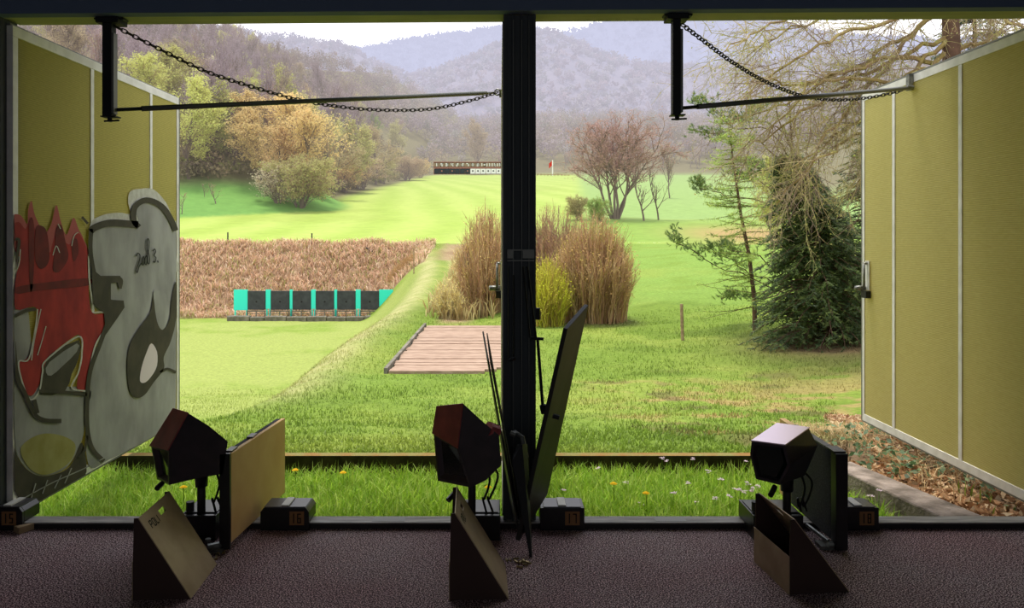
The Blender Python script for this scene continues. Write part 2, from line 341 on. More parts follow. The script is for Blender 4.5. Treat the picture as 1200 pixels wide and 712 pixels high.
def fbm(X, Y, s, seed=0):
    rng = np.random.RandomState(seed); out = np.zeros_like(X); a = 1; tot = 0
    for k in range(5):
        for _ in range(3):
            an = rng.rand()*math.pi*2; ph = rng.rand()*9
            f = s*(1.9**k)*(.7+rng.rand()*.6)
            out += a*np.sin((X*math.cos(an)+Y*math.sin(an))*f+ph+1.3*np.sin((X*math.sin(an)-Y*math.cos(an))*f*.7+ph))
        tot += a*3; a *= .6
    return out/tot
def mixc(c, k, t): return c*(1-t[..., None])+G[k]*t[..., None]
def gcolor(X, Y):
    n1 = fbm(X, Y, .9, 1); n2 = fbm(X, Y, 3.3, 2); n3 = fbm(X, Y, .25, 3)
    c = np.zeros(X.shape+(3,))+G['lawn']
    c = mixc(c, 'lawn2', sst(-.2, .5, n1+.4*n2))
    c = mixc(c, 'green', sst(22, 34, Y)*sst(1, 4, X)*.9)
    c = mixc(c, 'green', sst(.1, .5, n3)*.5*(Y < 30))
    c = mixc(c, 'lawn2', sst(0, .4, fbm(X, Y, .35, 51))*(Y < 62)*.6)
    c = mixc(c, 'lawn', sst(0, .4, fbm(X, Y, 1.1, 52))*(Y < 62)*.6)
    # worn, mossy spots on the right slope
    c = mixc(c, 'strip', sst(.12, .4, fbm(X, Y, 1.7, 41))*(Y < 30)*(Y > 5.4)*.35)
    c = mixc(c, 'orange', sst(.12, .4, n2+.5*n1+.08*(X-2.2))*sst(.6, 2.6, X)*(1-sst(11, 16, Y))*.8)
    c = mixc(c, 'soil', sst(.25, .45, fbm(X, Y, 2.6, 42))*sst(.4, 2, X)*(1-sst(12, 17, Y))*.6)
    xc = crest(Y)
    low = sst(0, 1, (xc-X)/2.0)*sst(8, 14, Y)
    c = c*(1-low[..., None])+(mixc(np.zeros_like(c)+G['low'], 'low2', sst(-.1, .5, n1+n3)))*low[..., None]
    rd = np.exp(-((X-xc+.15)/.62)**2)*sst(9.5, 14, Y)*(1-sst(55, 62, Y))
    c = mixc(c, 'ridge', np.clip(rd*1.0, 0, 1)*(.6+.4*sst(-.4, .4, n2)))
    rd2 = np.exp(-((X-xc-1.6)/.5)**2)*sst(26, 34, Y)*(1-sst(55, 62, Y)); c = mixc(c, 'ridge', np.clip(rd2*.8, 0, 1))
    dt = sst(.8, .2, np.abs(X+1.4+.02*(Y-24)))*sst(23, 25, Y)*(1-sst(56, 60, Y)); c = mixc(c, 'dry', dt*.9)
    bank = sst(50.2, 51.5, Y)*(1-sst(60.3, 61.5, Y))*sst(0, 1.2, xc-X)
    bank = np.maximum(bank, sst(50, 52, Y)*(1-sst(60, 62, Y))*sst(1.5, 3, X+6.5)*(1-sst(-1, 2, X))*.8)
    c = mixc(c, 'dry', bank); c = mixc(c, 'dry2', bank*sst(.1, .5, n1)*.8)
    f = sst(60.5, 62, Y)
    st = .5+.5*np.sin((X+.0009*(Y-60)**2)*.85+fbm(X, Y, .05, 8)*3)
    fc = mixc(np.zeros_like(c)+G['field'], 'field2', np.clip(st*.7+.3*n1, 0, 1))
    fc = mixc(fc, 'lawn2', sst(.1, .5, fbm(X, Y, .12, 9))*.35)
    c = c*(1-f[..., None])+fc*f[..., None]
    rp_ = sst(-2, 2, X-.10*Y-1)*sst(70, 95, Y); c = mixc(c, 'pale', rp_)
    gr = sst(60, 64, Y)*(1-sst(78, 90, Y))*sst(0, 4, X-4); c = mixc(c, 'green', gr)
    op = np.exp(-((Y-68)/8)**2-((X-23)/6)**2); c = mixc(c, 'orange', np.clip(op*1.3, 0, 1))
    d = (-X+(-36+14*(Y-85)/12))/1.54
    c = mixc(c, 'bankg', sst(0, 1.2, d)*(Y > 60)*sst(0, 3, -X-19-13*sst(100, 150, Y)))
    c = mixc(c, 'forest', sst(14, 22, d)*(Y > 90)*sst(0, 6, -X-24))
    c = mixc(c, 'forest', sst(312, 330, Y)); c = mixc(c, 'forest', sst(0, 6, -30-X)*sst(104, 112, Y))
    c = mixc(c, 'forest', sst(0, 6, X-.30*Y-4)*sst(120, 160, Y))
    # bare soil under the conifer and leaf litter near the concrete kerb
    so_ = np.exp(-((Y-17)/2.2)**2-((X-7.6)/1.9)**2); c = mixc(c, 'soil', np.clip(so_*1.4, 0, 1))
    rb = sst(2.36, 2.5, X+(Y-4)*.19)*(1-sst(5.6, 7.2, Y)); c = mixc(c, 'litter', rb)
    lf = sst(0, 1.0, X-2.6-(Y-5)*.42)*(1-sst(13, 15, Y)); c = mixc(c, 'litter', lf)
    c = mixc(c, 'strip', (1-sst(5.2, 5.35, Y))*(1-rb))
    br = sst(.5, 0, np.abs(X-3.0)/3.0-.1)*np.exp(-((Y-24.2)/1.2)**2)*sst(0, 1, X-.8); c = mixc(c, 'soil', np.clip(br, 0, .8))
    return c

def terrain(name, ys, ts, m):
    Yg, Tg = np.meshgrid(ys, ts, indexing='ij'); Xg = Tg*(Yg+3)
    Z = ground(Xg, Yg)+H0
    amp = np.clip((Yg-5.5)*.02, 0, .05)*(1-(np.abs(Xg+1.0) < 2.2)*(Yg > 14)*(Yg < 24))
    Z = Z+fbm(Xg, Yg, 2.2, 5)*amp
    Z = Z+np.where((Yg > 51) & (Yg < 61) & (Xg < -4), fbm(Xg, Yg, 1.3, 6)*.35, 0)
    ny, nx = Yg.shape
    v = np.stack([Xg, Yg, Z], -1).reshape(-1, 3)
    i = np.arange(ny-1)[:, None]*nx+np.arange(nx-1)[None]
    f = np.stack([i, i+1, i+nx+1, i+nx], -1).reshape(-1, 4)
    me = bpy.data.meshes.new(name); me.vertices.add(len(v)); me.vertices.foreach_set('co', v.ravel())
    me.loops.add(f.size); me.loops.foreach_set('vertex_index', f.ravel().astype(np.int32))
    me.polygons.add(len(f)); me.polygons.foreach_set('loop_start', np.arange(0, f.size, 4, dtype=np.int32))
    me.update(calc_edges=True)
    me.polygons.foreach_set('use_smooth', [True]*len(f))
    ca = me.color_attributes.new('Col', 'FLOAT_COLOR', 'POINT')
    c = gcolor(Xg, Yg).reshape(-1, 3); c = np.concatenate([c, np.ones((len(c), 1))], 1)
    ca.data.foreach_set('color', c.ravel())
    me.materials.append(m)
    o = bpy.data.objects.new(name, me); col.objects.link(o); return o
M['ground'] = attr_mat('ground_cover', nscale=9, namp=.28, bump=.6, bscale=30)
ts = np.concatenate([np.linspace(-1.3, -.62, 40)[:-1], np.linspace(-.62, .66, 420), np.linspace(.66, 1.3, 40)[1:]])
g1 = terrain('lawn_near', np.concatenate([np.linspace(4.07, 5.5, 40), np.geomspace(5.52, 62, 330)]), ts, M['ground']); struct(g1)
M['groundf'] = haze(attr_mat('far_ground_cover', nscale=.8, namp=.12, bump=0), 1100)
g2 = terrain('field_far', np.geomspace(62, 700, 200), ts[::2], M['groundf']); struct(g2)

# ------------------------------------------------------------------ hills
def hill(name, pts, Yf, Yr, zb, c1, c2, sc_, bumps, seed):
    pxs = np.linspace(-500, 1800, 620); rows = np.interp(pxs, [p[0] for p in pts], [p[1] for p in pts])
    U = np.linspace(0, 1, 70)
    vs = []; ny = len(U); nx = len(pxs)
    rng = np.random.RandomState(seed)
    Xr = (pxs-585)*Yr/F; zr = (280-rows)*Yr/F
    PX, UU = np.meshgrid(Xr, U)
    ZR = np.meshgrid(zr, U)[0]
    Yg = Yf+(Yr-Yf)*UU
    Xg = PX*(.6+.4*UU)
    prof = np.sin(UU*math.pi/2)**1.1
    Zg = zb+(ZR-zb)*prof
    Zg = Zg+fbm(Xg, Yg, sc_, seed)*bumps*(UU*(1-UU)*4*.9+.12)+np.random.RandomState(seed+3).rand(*Zg.shape)*bumps*.12
    v = np.stack([Xg, Yg, Zg+H0], -1).reshape(-1, 3)
    i = np.arange(ny-1)[:, None]*nx+np.arange(nx-1)[None]
    f = np.stack([i, i+1, i+nx+1, i+nx], -1).reshape(-1, 4)
    me = bpy.data.meshes.new(name); me.from_pydata(v.tolist(), [], f.tolist()); me.update()
    me.polygons.foreach_set('use_smooth', [True]*len(f))
    m = mat(name+'_woods', c1, 1, c2=c2, scale=1.0/(Yr*.035), detail=10, spec=0, contrast=(.38, .62), bump=.35, bscale=1.0/(Yr*.012))
    for nd in m.node_tree.nodes:
        if nd.type == 'BUMP': nd.inputs['Distance'].default_value = bumps*.6
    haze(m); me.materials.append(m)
    o = bpy.data.objects.new(name, me); col.objects.link(o); return struct(o)
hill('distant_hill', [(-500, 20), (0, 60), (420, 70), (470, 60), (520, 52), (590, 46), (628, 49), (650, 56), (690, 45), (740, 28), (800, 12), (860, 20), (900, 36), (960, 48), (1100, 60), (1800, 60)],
     1500, 2600, 60, (150, 154, 182), (158, 160, 186), .004, 40, 11)  # distance haze is also put into these pale blue base colours
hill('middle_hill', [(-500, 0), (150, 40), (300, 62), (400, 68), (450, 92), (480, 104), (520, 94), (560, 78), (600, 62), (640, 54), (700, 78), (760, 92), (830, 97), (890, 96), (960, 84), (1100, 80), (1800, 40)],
     700, 1300, 60, (132, 124, 138), (144, 134, 144), .009, 20, 12)  # base colours greyed and paled for haze

# ------------------------------------------------------------------ building shell
# floor, walls, ceiling
b = MB(); b.box((-8, -5, -.1), (8, 3.98, 0)); struct(b.build('floor', M['carpet']))
b = MB(); b.box((-8, -5, 2.95), (8, 5.05, 3.1)); struct(b.build('ceiling', M['wall']))  # carried past the front wall as an unseen overhang, added to shade the opening
b = MB(); b.box((-8.2, -5.2, -.1), (8.2, -5, 3.1)); struct(b.build('wall_back', M['wall']))
b = MB(); b.box((-8.2, -5, -.1), (-8, 4.6, 3.1)); struct(b.build('wall_left', M['wall']))
b = MB(); b.box((8, -5, -.1), (8.2, 4.6, 3.1)); struct(b.build('wall_right', M['wall']))
XL, XR = -2.57, 2.91
# front wall sections beside the two bays
b = MB(); b.box((-8, 3.98, -.3), (-2.585, 4.12, 2.95)); struct(b.build('wall_front_left', M['post']))
b = MB(); b.box((2.95, 3.98, -.3), (8, 4.12, 2.95)); struct(b.build('wall_front_right', M['post']))
# header beam: front, soffit
def zs(x): return H0+1.152+(x-XL)/(XR-XL)*.036
b = MB()
b.hexa([(-2.585, 3.93, zs(XL)+.0), (2.95, 3.93, zs(XR)), (2.95, 4.0, zs(XR)), (-2.585, 4.0, zs(XL)),
        (-2.585, 3.93, 2.949), (2.95, 3.93, 2.949), (2.95, 4.0, 2.949), (-2.585, 4.0, 2.949)])
struct(b.build('trim_1', M['beam']))
b = MB()
b.hexa([(-2.585, 4.001, zs(XL)+.001), (2.95, 4.001, zs(XR)+.001), (2.95, 4.14, zs(XR)), (-2.585, 4.14, zs(XL)),
        (-2.585, 4.001, 2.948), (2.95, 4.001, 2.948), (2.95, 4.14, 2.948), (-2.585, 4.14, 2.948)])
struct(b.build('trim_2', M['soffit']))
# sill
b = MB(); b.box((-2.585, 3.982, -.1), (2.949, 4.0, .03)); b.box((-2.585, 4.0, -.3), (2.949, 4.06, .03)); s = b.build('trim_3', [M['sillf'], M['sill']]); struct(s)
for p in s.data.polygons:
    if p.normal.z > .9 and p.center.z > 0: p.material_index = 1
b = MB(); b.box((-2.585, 3.97, .0301), (2.949, 4.06, .036)); struct(b.build('trim_4', M['sill']))
def lab(px0, px1):
    b = MB(); b.box(((px0-585)*4.02/F, 3.985, .0362), ((px1-585)*4.02/F, 4.055, .0372)); return b
for i, (p0, p1, l) in enumerate([(437, 475, 'white paper strip stuck on the sill left of the centre post'), (767, 803, 'white paper strip stuck on the sill right of the centre post')]):
    o = lab(p0, p1).build('paper_strip', M['white']); tag(o, l, 'label')

# centre post with grooves
t = empty('steel_post', (.106, 4.0, .036), 0, 'dark grooved steel post standing between the two openings', 'post')
b = MB()
x0, x1 = .022, .191
prof = [(x0, 4.0), (x0+.016, 4.0), (x0+.016, 4.012), (x0+.046, 4.012), (x0+.046, 3.994), (x0+.052, 3.994), (x0+.052, 4.015), (x0+.092, 4.015), (x0+.092, 3.996), (x0+.098, 3.996), (x0+.098, 4.015),
        (x0+.13, 4.015), (x0+.13, 3.998), (x0+.136, 3.998), (x0+.136, 4.012), (x1-.014, 4.012), (x1-.014, 4.0), (x1, 4.0), (x1, 4.12), (x0, 4.12)]
b.prism(prof, 'z', .037, zs(.1)-.0005)
o = b.build('column', M['post']); o.parent = t; o.matrix_parent_inverse = t.matrix_world.inverted()
def adopt(o, t):
    bpy.context.view_layer.update()
    o.parent = t; o.matrix_parent_inverse = t.matrix_world.inverted(); return o
bpy.context.view_layer.update(); o.matrix_parent_inverse = t.matrix_world.inverted()
b = MB(); b.box((x0+.0505, 3.992, .04), (x0+.0535, 3.9935, 2.64)); b.box((x0+.0935, 3.9925, .04), (x0+.0965, 3.995, 2.64)); b.box((x0+.132, 3.9945, .04), (x0+.1345, 3.997, 2.64))
adopt(b.build('groove_edge', M['edge']), t)
# latch bars and clips on the post
b = MB(); b.box((x0+.02, 3.985, 1.40), (x0+.05, 4.012, 1.44)); b.box((x0+.1, 3.985, 1.40), (x0+.16, 4.01, 1.44)); b.box((x0+.02, 3.98, 1.44), (x1-.01, 3.99, 1.446)); b.box((x0+.02, 3.98, 1.385), (x1-.01, 3.99, 1.391))
adopt(b.build('latch_bracket', M['edge']), t)
for a, c_, r in [(P(618, 312, 3.95), P(628, 395, 3.93), .006), (P(613, 312, 3.95), P(621, 395, 3.93), .005), (P(630, 397, 3.93), P(636, 476, 3.9), .008), (P(602, 322, 3.95), P(602, 420, 3.95), .004), (P(596, 312, 3.95), P(596, 420, 3.95), .003)]:
    b = MB(); b.tube([a, c_], r, 8); adopt(b.build('locking_bar', M['dark']), t)
b = MB(); b.box((x1+.001, 4.0, 1.08), (x1+.022, 4.03, 1.14)); adopt(b.build('clip', M['dark']), t)
for a, c_, r_ in [(P(622, 396, 3.93), P(637, 397, 3.93), .008), (P(636, 474, 3.9), P(638, 484, 3.9), .017), (P(597, 422, 3.94), P(604, 419, 3.94), .009)]:
    b = MB(); b.tube([a, c_], r_, 8); adopt(b.build('clip', M['dark']), t)

# ------------------------------------------------------------------ shutters
ZT, ZB = H0+1.13, H0-1.452
def shutter(name, label, X, inward, zt, zb, tex, mull=(4.82, 5.635)):
    t = empty(name, (X, 4.03, zb), 0, label, 'shutter')
    s = inward; Y0, Y1 = 4.03, 6.12
    b = MB(); b.box((X-.012, Y0+.03, zb+.03), (X+.012, Y1-.02, zt-.03)); adopt(b.build('textile_panel', tex), t)
    def part(nm, a, c_, bev=.002): b = MB(); b.box(a, c_); return adopt(b.build(nm, M['alu'], bevel=bev), t)
    f = .018
    part('top_rail', (X-f, Y0, zt-.055), (X+f, Y1, zt))
    part('bottom_rail', (X-f, Y0, zb), (X+f, Y1, zb+.055))
    part('stile', (X-f, Y0, zb+.0555), (X+f, Y0+.045, zt-.0555))
    part('stile', (X-f, Y1-.035, zb+.0555), (X+f, Y1, zt-.0555))
    for m_ in mull: part('mullion', (X-f, m_-.018, zb+.056), (X+f, m_+.018, zt-.056), 0)
    b = MB(); b.box((X-f-.002, Y1+.001, zb), (X+f+.002, Y1+.012, zt)); b.box((X-f-.0, Y0, zt+.001), (X+f*.2, Y1, zt+.012)); b.box((X-f, Y0, zb-.01), (X+f, Y1, zb-.001)); adopt(b.build('edge_trim', M['edge']), t)
    return t
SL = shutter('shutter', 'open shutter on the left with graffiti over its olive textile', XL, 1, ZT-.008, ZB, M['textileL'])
SR = shutter('shutter', 'open clean olive shutter on the right with a light metal frame', XR, -1, H0+1.15, H0-1.44, M['textile'])
SC = shutter('shutter', 'open shutter seen edge-on behind the centre post', .034, -1, H0+1.13, H0-1.44, M['textile'])
def lock(X, s, t):
    b = MB(); Y = 6.10
    b.box((X+s*.019, Y-.14, H0-.41), (X+s*.024, Y-.09, H0-.17)) if s < 0 and False else None
    xa, xb = sorted((X+s*.0185, X+s*.026)); b.box((xa, 5.99, H0-.40), (xb, 6.05, H0-.17))
    adopt(b.build('lock_plate', M['alu']), t)
    b = MB(); xa, xb = sorted((X+s*.026, X+s*.06)); b.tube([(X+s*.05, 6.02, H0-.38), (X+s*.05, 6.02, H0-.19)], .010, 8); b.tube([(X+s*.02, 6.02, H0-.19), (X+s*.055, 6.02, H0-.19)], .010, 8); b.tube([(X+s*.02, 6.06, H0-.385), (X+s*.11, 6.03, H0-.385)], .02, 8)
    adopt(b.build('handle', M['steel'], smooth=True), t)
    b = MB(); b.box((X+s*.02 if s > 0 else X-.06, 5.97, H0-.46), (X+s*.02 if s < 0 else X+.06, 6.05, H0-.405)); adopt(b.build('lock_case', M['dark']), t)
lock(XR, -1, SR); lock(.034, -1, SC); lock(XL, -1, SL) if False else None

# graffiti on the left shutter, traced on its plane
def gpt(px, py, lay):
    Y = XL*F/(px-585) if px < 560 else 6
    xs = XL+.0186+lay*.0012
    Y = xs*F/(px-585)
    return (xs, min(max(Y, 4.035), 6.118), max(H0-(py-280)*Y/F, ZB+.001))
def smooth(pts, n=6, closed=False):
    out = []; k = len(pts)
    rng_ = range(k) if closed else range(k-1)
    for i in rng_:
        p0 = pts[(i-1) % k] if closed or i > 0 else pts[i]; p1 = pts[i]; p2 = pts[(i+1) % k]; p3 = pts[(i+2) % k] if closed or i+2 < k else pts[(i+1) % k]
        for j in range(n):
            t = j/n; t2 = t*t; t3 = t2*t
            out.append(tuple(.5*((2*p1[a])+(-p0[a]+p2[a])*t+(2*p0[a]-5*p1[a]+4*p2[a]-p3[a])*t2+(-p0[a]+3*p1[a]-3*p2[a]+p3[a])*t3) for a in range(2)))
    if not closed: out.append(tuple(pts[-1]))
    return out
from mathutils.geometry import tessellate_polygon
def gpoly(name, pts, lay, m, sm=True, n=5):
    pp = smooth(pts, n, True) if sm else pts
    v3 = [gpt(x, y, lay) for x, y in pp]
    tri = tessellate_polygon([[Vector((v[1], v[2], 0)) for v in v3]])
    b = MB(); b.add(v3, [tuple(t_) for t_ in tri]); o = b.build(name, m, fixn=False); adopt(o, SL); return o
def gstroke(name, strokes, lay, m, sm=True):
    b = MB()
    for pts, wd in strokes:
        pp = smooth(pts, 6) if sm and len(pts) > 2 else pts
        L_ = []; R_ = []
        for i, p in enumerate(pp):
            a = pp[max(i-1, 0)]; c_ = pp[min(i+1, len(pp)-1)]
            dx, dy = c_[0]-a[0], c_[1]-a[1]; l = math.hypot(dx, dy) or 1
            nx, ny = -dy/l*wd/2, dx/l*wd/2
            L_.append(gpt(p[0]+nx, p[1]+ny, lay)); R_.append(gpt(p[0]-nx, p[1]-ny, lay))
        n = len(pp); b.add(L_+R_, [(i, i+1, n+i+1, n+i) for i in range(n-1)])
        if name in ('graffiti_outline', 'graffiti_rib'): o = b.build(name, m, fixn=False); adopt(o, SL); b = MB()
    if b.v: o = b.build(name, m, fixn=False); adopt(o, SL)
    return o
# outer pale halo
gpoly('graffiti_halo', [(106, 262), (120, 252), (140, 249), (152, 250), (150, 235), (153, 224), (165, 221), (180, 222), (195, 238), (203, 258), (206.5, 262), (206.5, 300), (204, 320), (100, 330), (104, 290)], 1, M['pwhite'])
# grey body on the right half
gpoly('graffiti_fill', [(106, 275), (125, 263), (158, 262), (162, 258), (158, 244), (165, 233), (180, 234), (196, 248), (206, 268), (206.5, 330), (206.5, 400), (206, 470), (202, 502), (190, 506), (160, 522), (128, 538), (104, 545), (100, 480), (104, 420), (118, 400), (124, 372), (108, 356), (108, 320)], 2, M['pgrey'])
# grey body on the left half
gpoly('graffiti_fill', [(12.4, 270), (22, 272), (24, 290), (20, 330), (18, 360), (14, 352), (13, 430), (16, 480), (18, 520), (24, 540), (40, 555), (60, 556), (80, 545), (96, 515), (102, 480), (104, 455), (60, 450), (40, 420), (30, 340)], 2, M['pgrey'])
# dark base where the letters meet the frame
gpoly('graffiti_shadow', [(11.5, 500), (16, 520), (24, 542), (42, 556), (62, 556), (82, 546), (96, 518), (100, 560), (70, 580), (36, 590), (25, 588), (13, 560)], 3, M['pdark'])
gpoly('graffiti_base', [(24, 528), (32, 516), (50, 508), (72, 510), (88, 520), (84, 538), (68, 551), (50, 556), (34, 548)], 4, M['polive'])
# red letter
gpoly('graffiti_blush', [(9.5, 262), (14, 252), (24, 252), (32, 262), (33, 246), (37, 235), (41, 252), (52, 272), (60, 262), (66, 240), (71, 258), (78, 275), (86, 255), (92, 268), (98, 280), (102, 300), (60, 310), (22, 300)], 3, M['pblush'])
gpoly('graffiti_letter', [(13, 266), (22, 260), (30, 268), (36, 256), (42, 270), (50, 282), (58, 296), (62, 284), (69, 266), (74, 280), (82, 286), (90, 272), (98, 282), (103, 300), (104, 340), (108, 366), (124, 368), (122, 384), (112, 404), (105, 424), (101, 456), (90, 454), (95, 420), (94, 394), (84, 396), (56, 420), (48, 446), (36, 464), (26, 448), (22, 424), (34, 416), (44, 362), (18, 362), (18, 330), (24, 290)], 4, M['pred'], n=4)
gpoly('graffiti_shade', [(20, 336), (60, 330), (104, 326), (104, 334), (70, 338), (40, 341), (20, 344)], 5, M['pred2'])
gpoly('graffiti_shade', [(42, 268), (48, 264), (55, 272), (58, 300), (54, 312), (46, 314), (41, 300)], 5, M['pred2'])
gpoly('graffiti_shade', [(66, 268), (72, 264), (77, 284), (80, 302), (70, 318), (62, 316), (64, 296)], 5, M['pred2'])
gpoly('graffiti_shade', [(84, 284), (90, 280), (92, 296), (86, 306)], 5, M['pred2'])
gpoly('graffiti_shade', [(34, 262), (40, 264), (39, 330), (35, 336)], 5, M['pred2'])
gpoly('graffiti_letter', [(54, 424), (60, 414), (93, 398), (92, 420), (84, 438), (76, 458), (48, 462), (48, 440)], 5, M['pdark'], n=2)
gpoly('graffiti_fill', [(54, 436), (58, 424), (90, 402), (90, 412), (74, 428), (60, 440)], 6, M['pgrey'], n=2)
gstroke('graffiti_outline', [([(44, 362), (42, 382), (34, 420), (22, 424), (27, 450), (36, 468), (46, 458), (50, 436), (54, 422), (92, 394), (96, 414), (92, 436), (84, 454), (101, 458)], 1.8),
        ([(48, 362), (40, 400), (37, 422)], 1.2), ([(110, 366), (124, 367), (123, 384), (112, 404), (106, 430), (102, 458)], 1.8), ([(104, 300), (105, 330), (110, 364)], 1.8), ([(54, 382), (49, 400), (44, 416)], 1),
        ([(24, 292), (22, 310), (14, 330), (15, 352)], 1.2), ([(62, 299), (66, 288), (70, 296)], .9), ([(68, 262), (71, 268)], 1), ([(84, 288), (87, 276), (92, 272)], .9)], 7, M['pwhite'])
gstroke('graffiti_outline', [([(106, 271), (112, 266), (130, 261), (162, 263)], 8), ([(163, 266), (157, 258), (158, 243), (168, 235), (180, 236), (192, 244), (201, 258), (206, 270)], 6.5),
        ([(107, 268), (106, 290), (108, 308), (112, 328), (116, 350), (134, 356), (124, 384), (116, 406), (107, 430), (103, 455), (102, 490), (104, 512), (110, 528), (122, 540)], 5),
        ([(112, 330), (116, 345), (128, 352)], 9), ([(118, 326), (141, 326), (141, 338)], 3.2), ([(122, 356), (145, 356)], 4), ([(102, 510), (99, 528), (92, 536)], 3),
        ([(10, 286), (22, 280), (20, 300), (14, 320), (14, 350)], 3.2), ([(14, 372), (30, 364), (42, 362)], 4), ([(16, 400), (20, 440), (30, 462), (40, 484), (52, 492), (72, 493)], 5), ([(40, 468), (44, 484)], 5),
        ([(46, 458), (70, 459), (102, 462)], 4), ([(96, 254), (103, 262)], 3), ([(188, 436), (196, 432), (206.3, 436)], 3)], 8, M['pdark'])
gpoly('graffiti_letter', [(107, 296), (112, 318), (118, 323), (141, 323), (143, 338), (139.5, 338), (138, 331), (130, 332), (130, 351), (145, 352), (146, 360), (138, 372), (124, 392), (122, 366), (109, 356)], 9, M['pdark'], sm=False)
# the hooked loop with the pale drop
gpoly('graffiti_letter', [(177, 362), (180, 345), (182, 356), (186, 380), (193, 384), (199, 372), (201, 350), (206.5, 330), (206.5, 372), (200, 400), (192, 418), (192, 432), (180, 448), (170, 462), (160, 466), (152, 458), (149, 430), (152, 404), (163, 384), (172, 372)], 8, M['pdark'])
gpoly('graffiti_drop', [(164, 446), (166, 430), (172, 412), (177.5, 402), (184, 412), (184, 428), (178, 440), (170, 448)], 9, M['pale'], n=3)
gpoly('graffiti_fill', [(181, 340), (197, 346), (198, 366), (194, 382), (189, 386), (184, 376), (181, 356)], 9, M['pgrey'], n=3)
# date
gstroke('graffiti_date', [([(159.5, 300), (161.5, 296.5), (164, 299), (163, 306), (160, 316), (161, 319), (163, 312), (166, 308)], 1.3), ([(168.2, 300), (166.2, 304), (166.4, 309.5), (168.2, 310), (169.2, 305), (168.2, 300)], 1.1), ([(171.8, 299), (169.8, 303), (170, 309), (171.6, 309.5), (172.6, 304), (171.8, 299)], 1.1),
        ([(173.6, 295), (172.2, 290), (172.4, 282), (173.8, 279.5), (174.8, 284), (174.2, 292), (172.8, 299), (173, 307), (174.6, 309), (175.4, 303), (173.6, 295)], 1.1), ([(179.3, 294), (181.2, 291.5), (182.4, 295), (180.6, 299), (182.8, 302), (181.4, 307), (179.3, 306)], 1.2), ([(184.6, 305), (185.4, 307.5)], 1.4)], 10, M['digit'], sm=True)
# ribs of paint on dark base
gstroke('graffiti_rib', [([(36, 586), (42, 566)], 1.2), ([(50, 578), (56, 562)], 1.2), ([(64, 572), (72, 556)], 1.2), ([(76, 566), (84, 548)], 1.2), ([(20, 588), (60, 566), (100, 548), (126, 534)], 1.2)], 9, M['pgrey'])

# ------------------------------------------------------------------ stay rods, brackets, chains
def stay(Xb0, Xb1, zb_, end, chain_end, lab_b, lab_r):
    Xm = (Xb0+Xb1)/2
    t = empty('hanging_bracket', (Xm, 4.05, zs(Xm)), 0, lab_b, 'bracket')
    b = MB(); b.box((Xb0, 4.0, zb_), (Xb1-.012, 4.05, zs(Xm)-.001)); adopt(b.build('drop_bar', M['dark']), t)
    b = MB(); b.box((Xb1-.0118, 4.0, zb_+.01), (Xb1, 4.04, zs(Xm)-.08)); adopt(b.build('side_flange', M['edge']), t)
    b = MB(); b.box((Xb0-.03, 3.985, zs(Xm)-.03), (Xb1+.03, 4.09, zs(Xm)-.002)); b.box((Xb0-.045, 4.0, zs(Xm)-.012), (Xb1+.05, 4.06, zs(Xm)-.001)); adopt(b.build('mounting_plate', M['dark'], bevel=.004), t)
    b = MB(); b.tube([(Xm, 4.02, zb_-.03), (Xm, 4.02, zb_+.001)], .012, 8); b.tube([(Xm-.03, 4.02, zb_-.026), (Xm+.05, 4.02, zb_-.022)], .005, 6); b.box((Xb0-.008, 3.995, zb_-.007), (Xb1+.012, 4.055, zb_-.001)); adopt(b.build('wing_bolt', M['dark']), t)
    a = Vector((Xb1+.003, 4.03, zb_+.035)); e_ = Vector(end)
    t = empty('stay_rod', a, 0, lab_r, 'rod')
    d = (e_-a).normalized()
    b = MB(); b.tube([a+d*.12, e_], .0145, 10); adopt(b.build('tube', M['rod'], smooth=True), t)
    b = MB(); b.tube([a, a+d*.13], .010, 8); adopt(b.build('end_pin', M['dark']), t)
    b = MB(); b.tube([e_, e_+d*.06], .009, 8); adopt(b.build('hook', M['steel']), t)
stay(-2.068, -2.008, P(0, 136, 4.02).z, P(570, 109, 5.40), None, 'dark steel bracket hanging from the beam over the left opening', 'metal stay rod crossing the left opening to the centre shutter')
stay(.905, .958, P(0, 134, 4.02).z, (XR-.045, 5.36, P(0, 103, 5.36).z), None, 'dark steel bracket hanging from the beam over the right opening', 'metal stay rod crossing the right opening to the clean shutter')
# clamp where the rod meets the right shutter
b = MB(); b.box((XR-.05, 5.36, H0+1.04), (XR-.019, 5.40, H0+1.155)); b.tube([(XR-.075, 5.34, H0+1.06), (XR-.03, 5.34, H0+1.055)], .014, 8); adopt(b.build('rod_clamp', M['steel']), SR)
b = MB(); b.tube([P(583, 108, 5.36)+Vector((.02*math.cos(a), 0, .02*math.sin(a))) for a in [i*math.pi/5 for i in range(11)]], .006, 6); b.box((.0, 5.34, H0+.99), (.015, 5.38, H0+1.04)); adopt(b.build('rod_eye', M['steel']), SC)

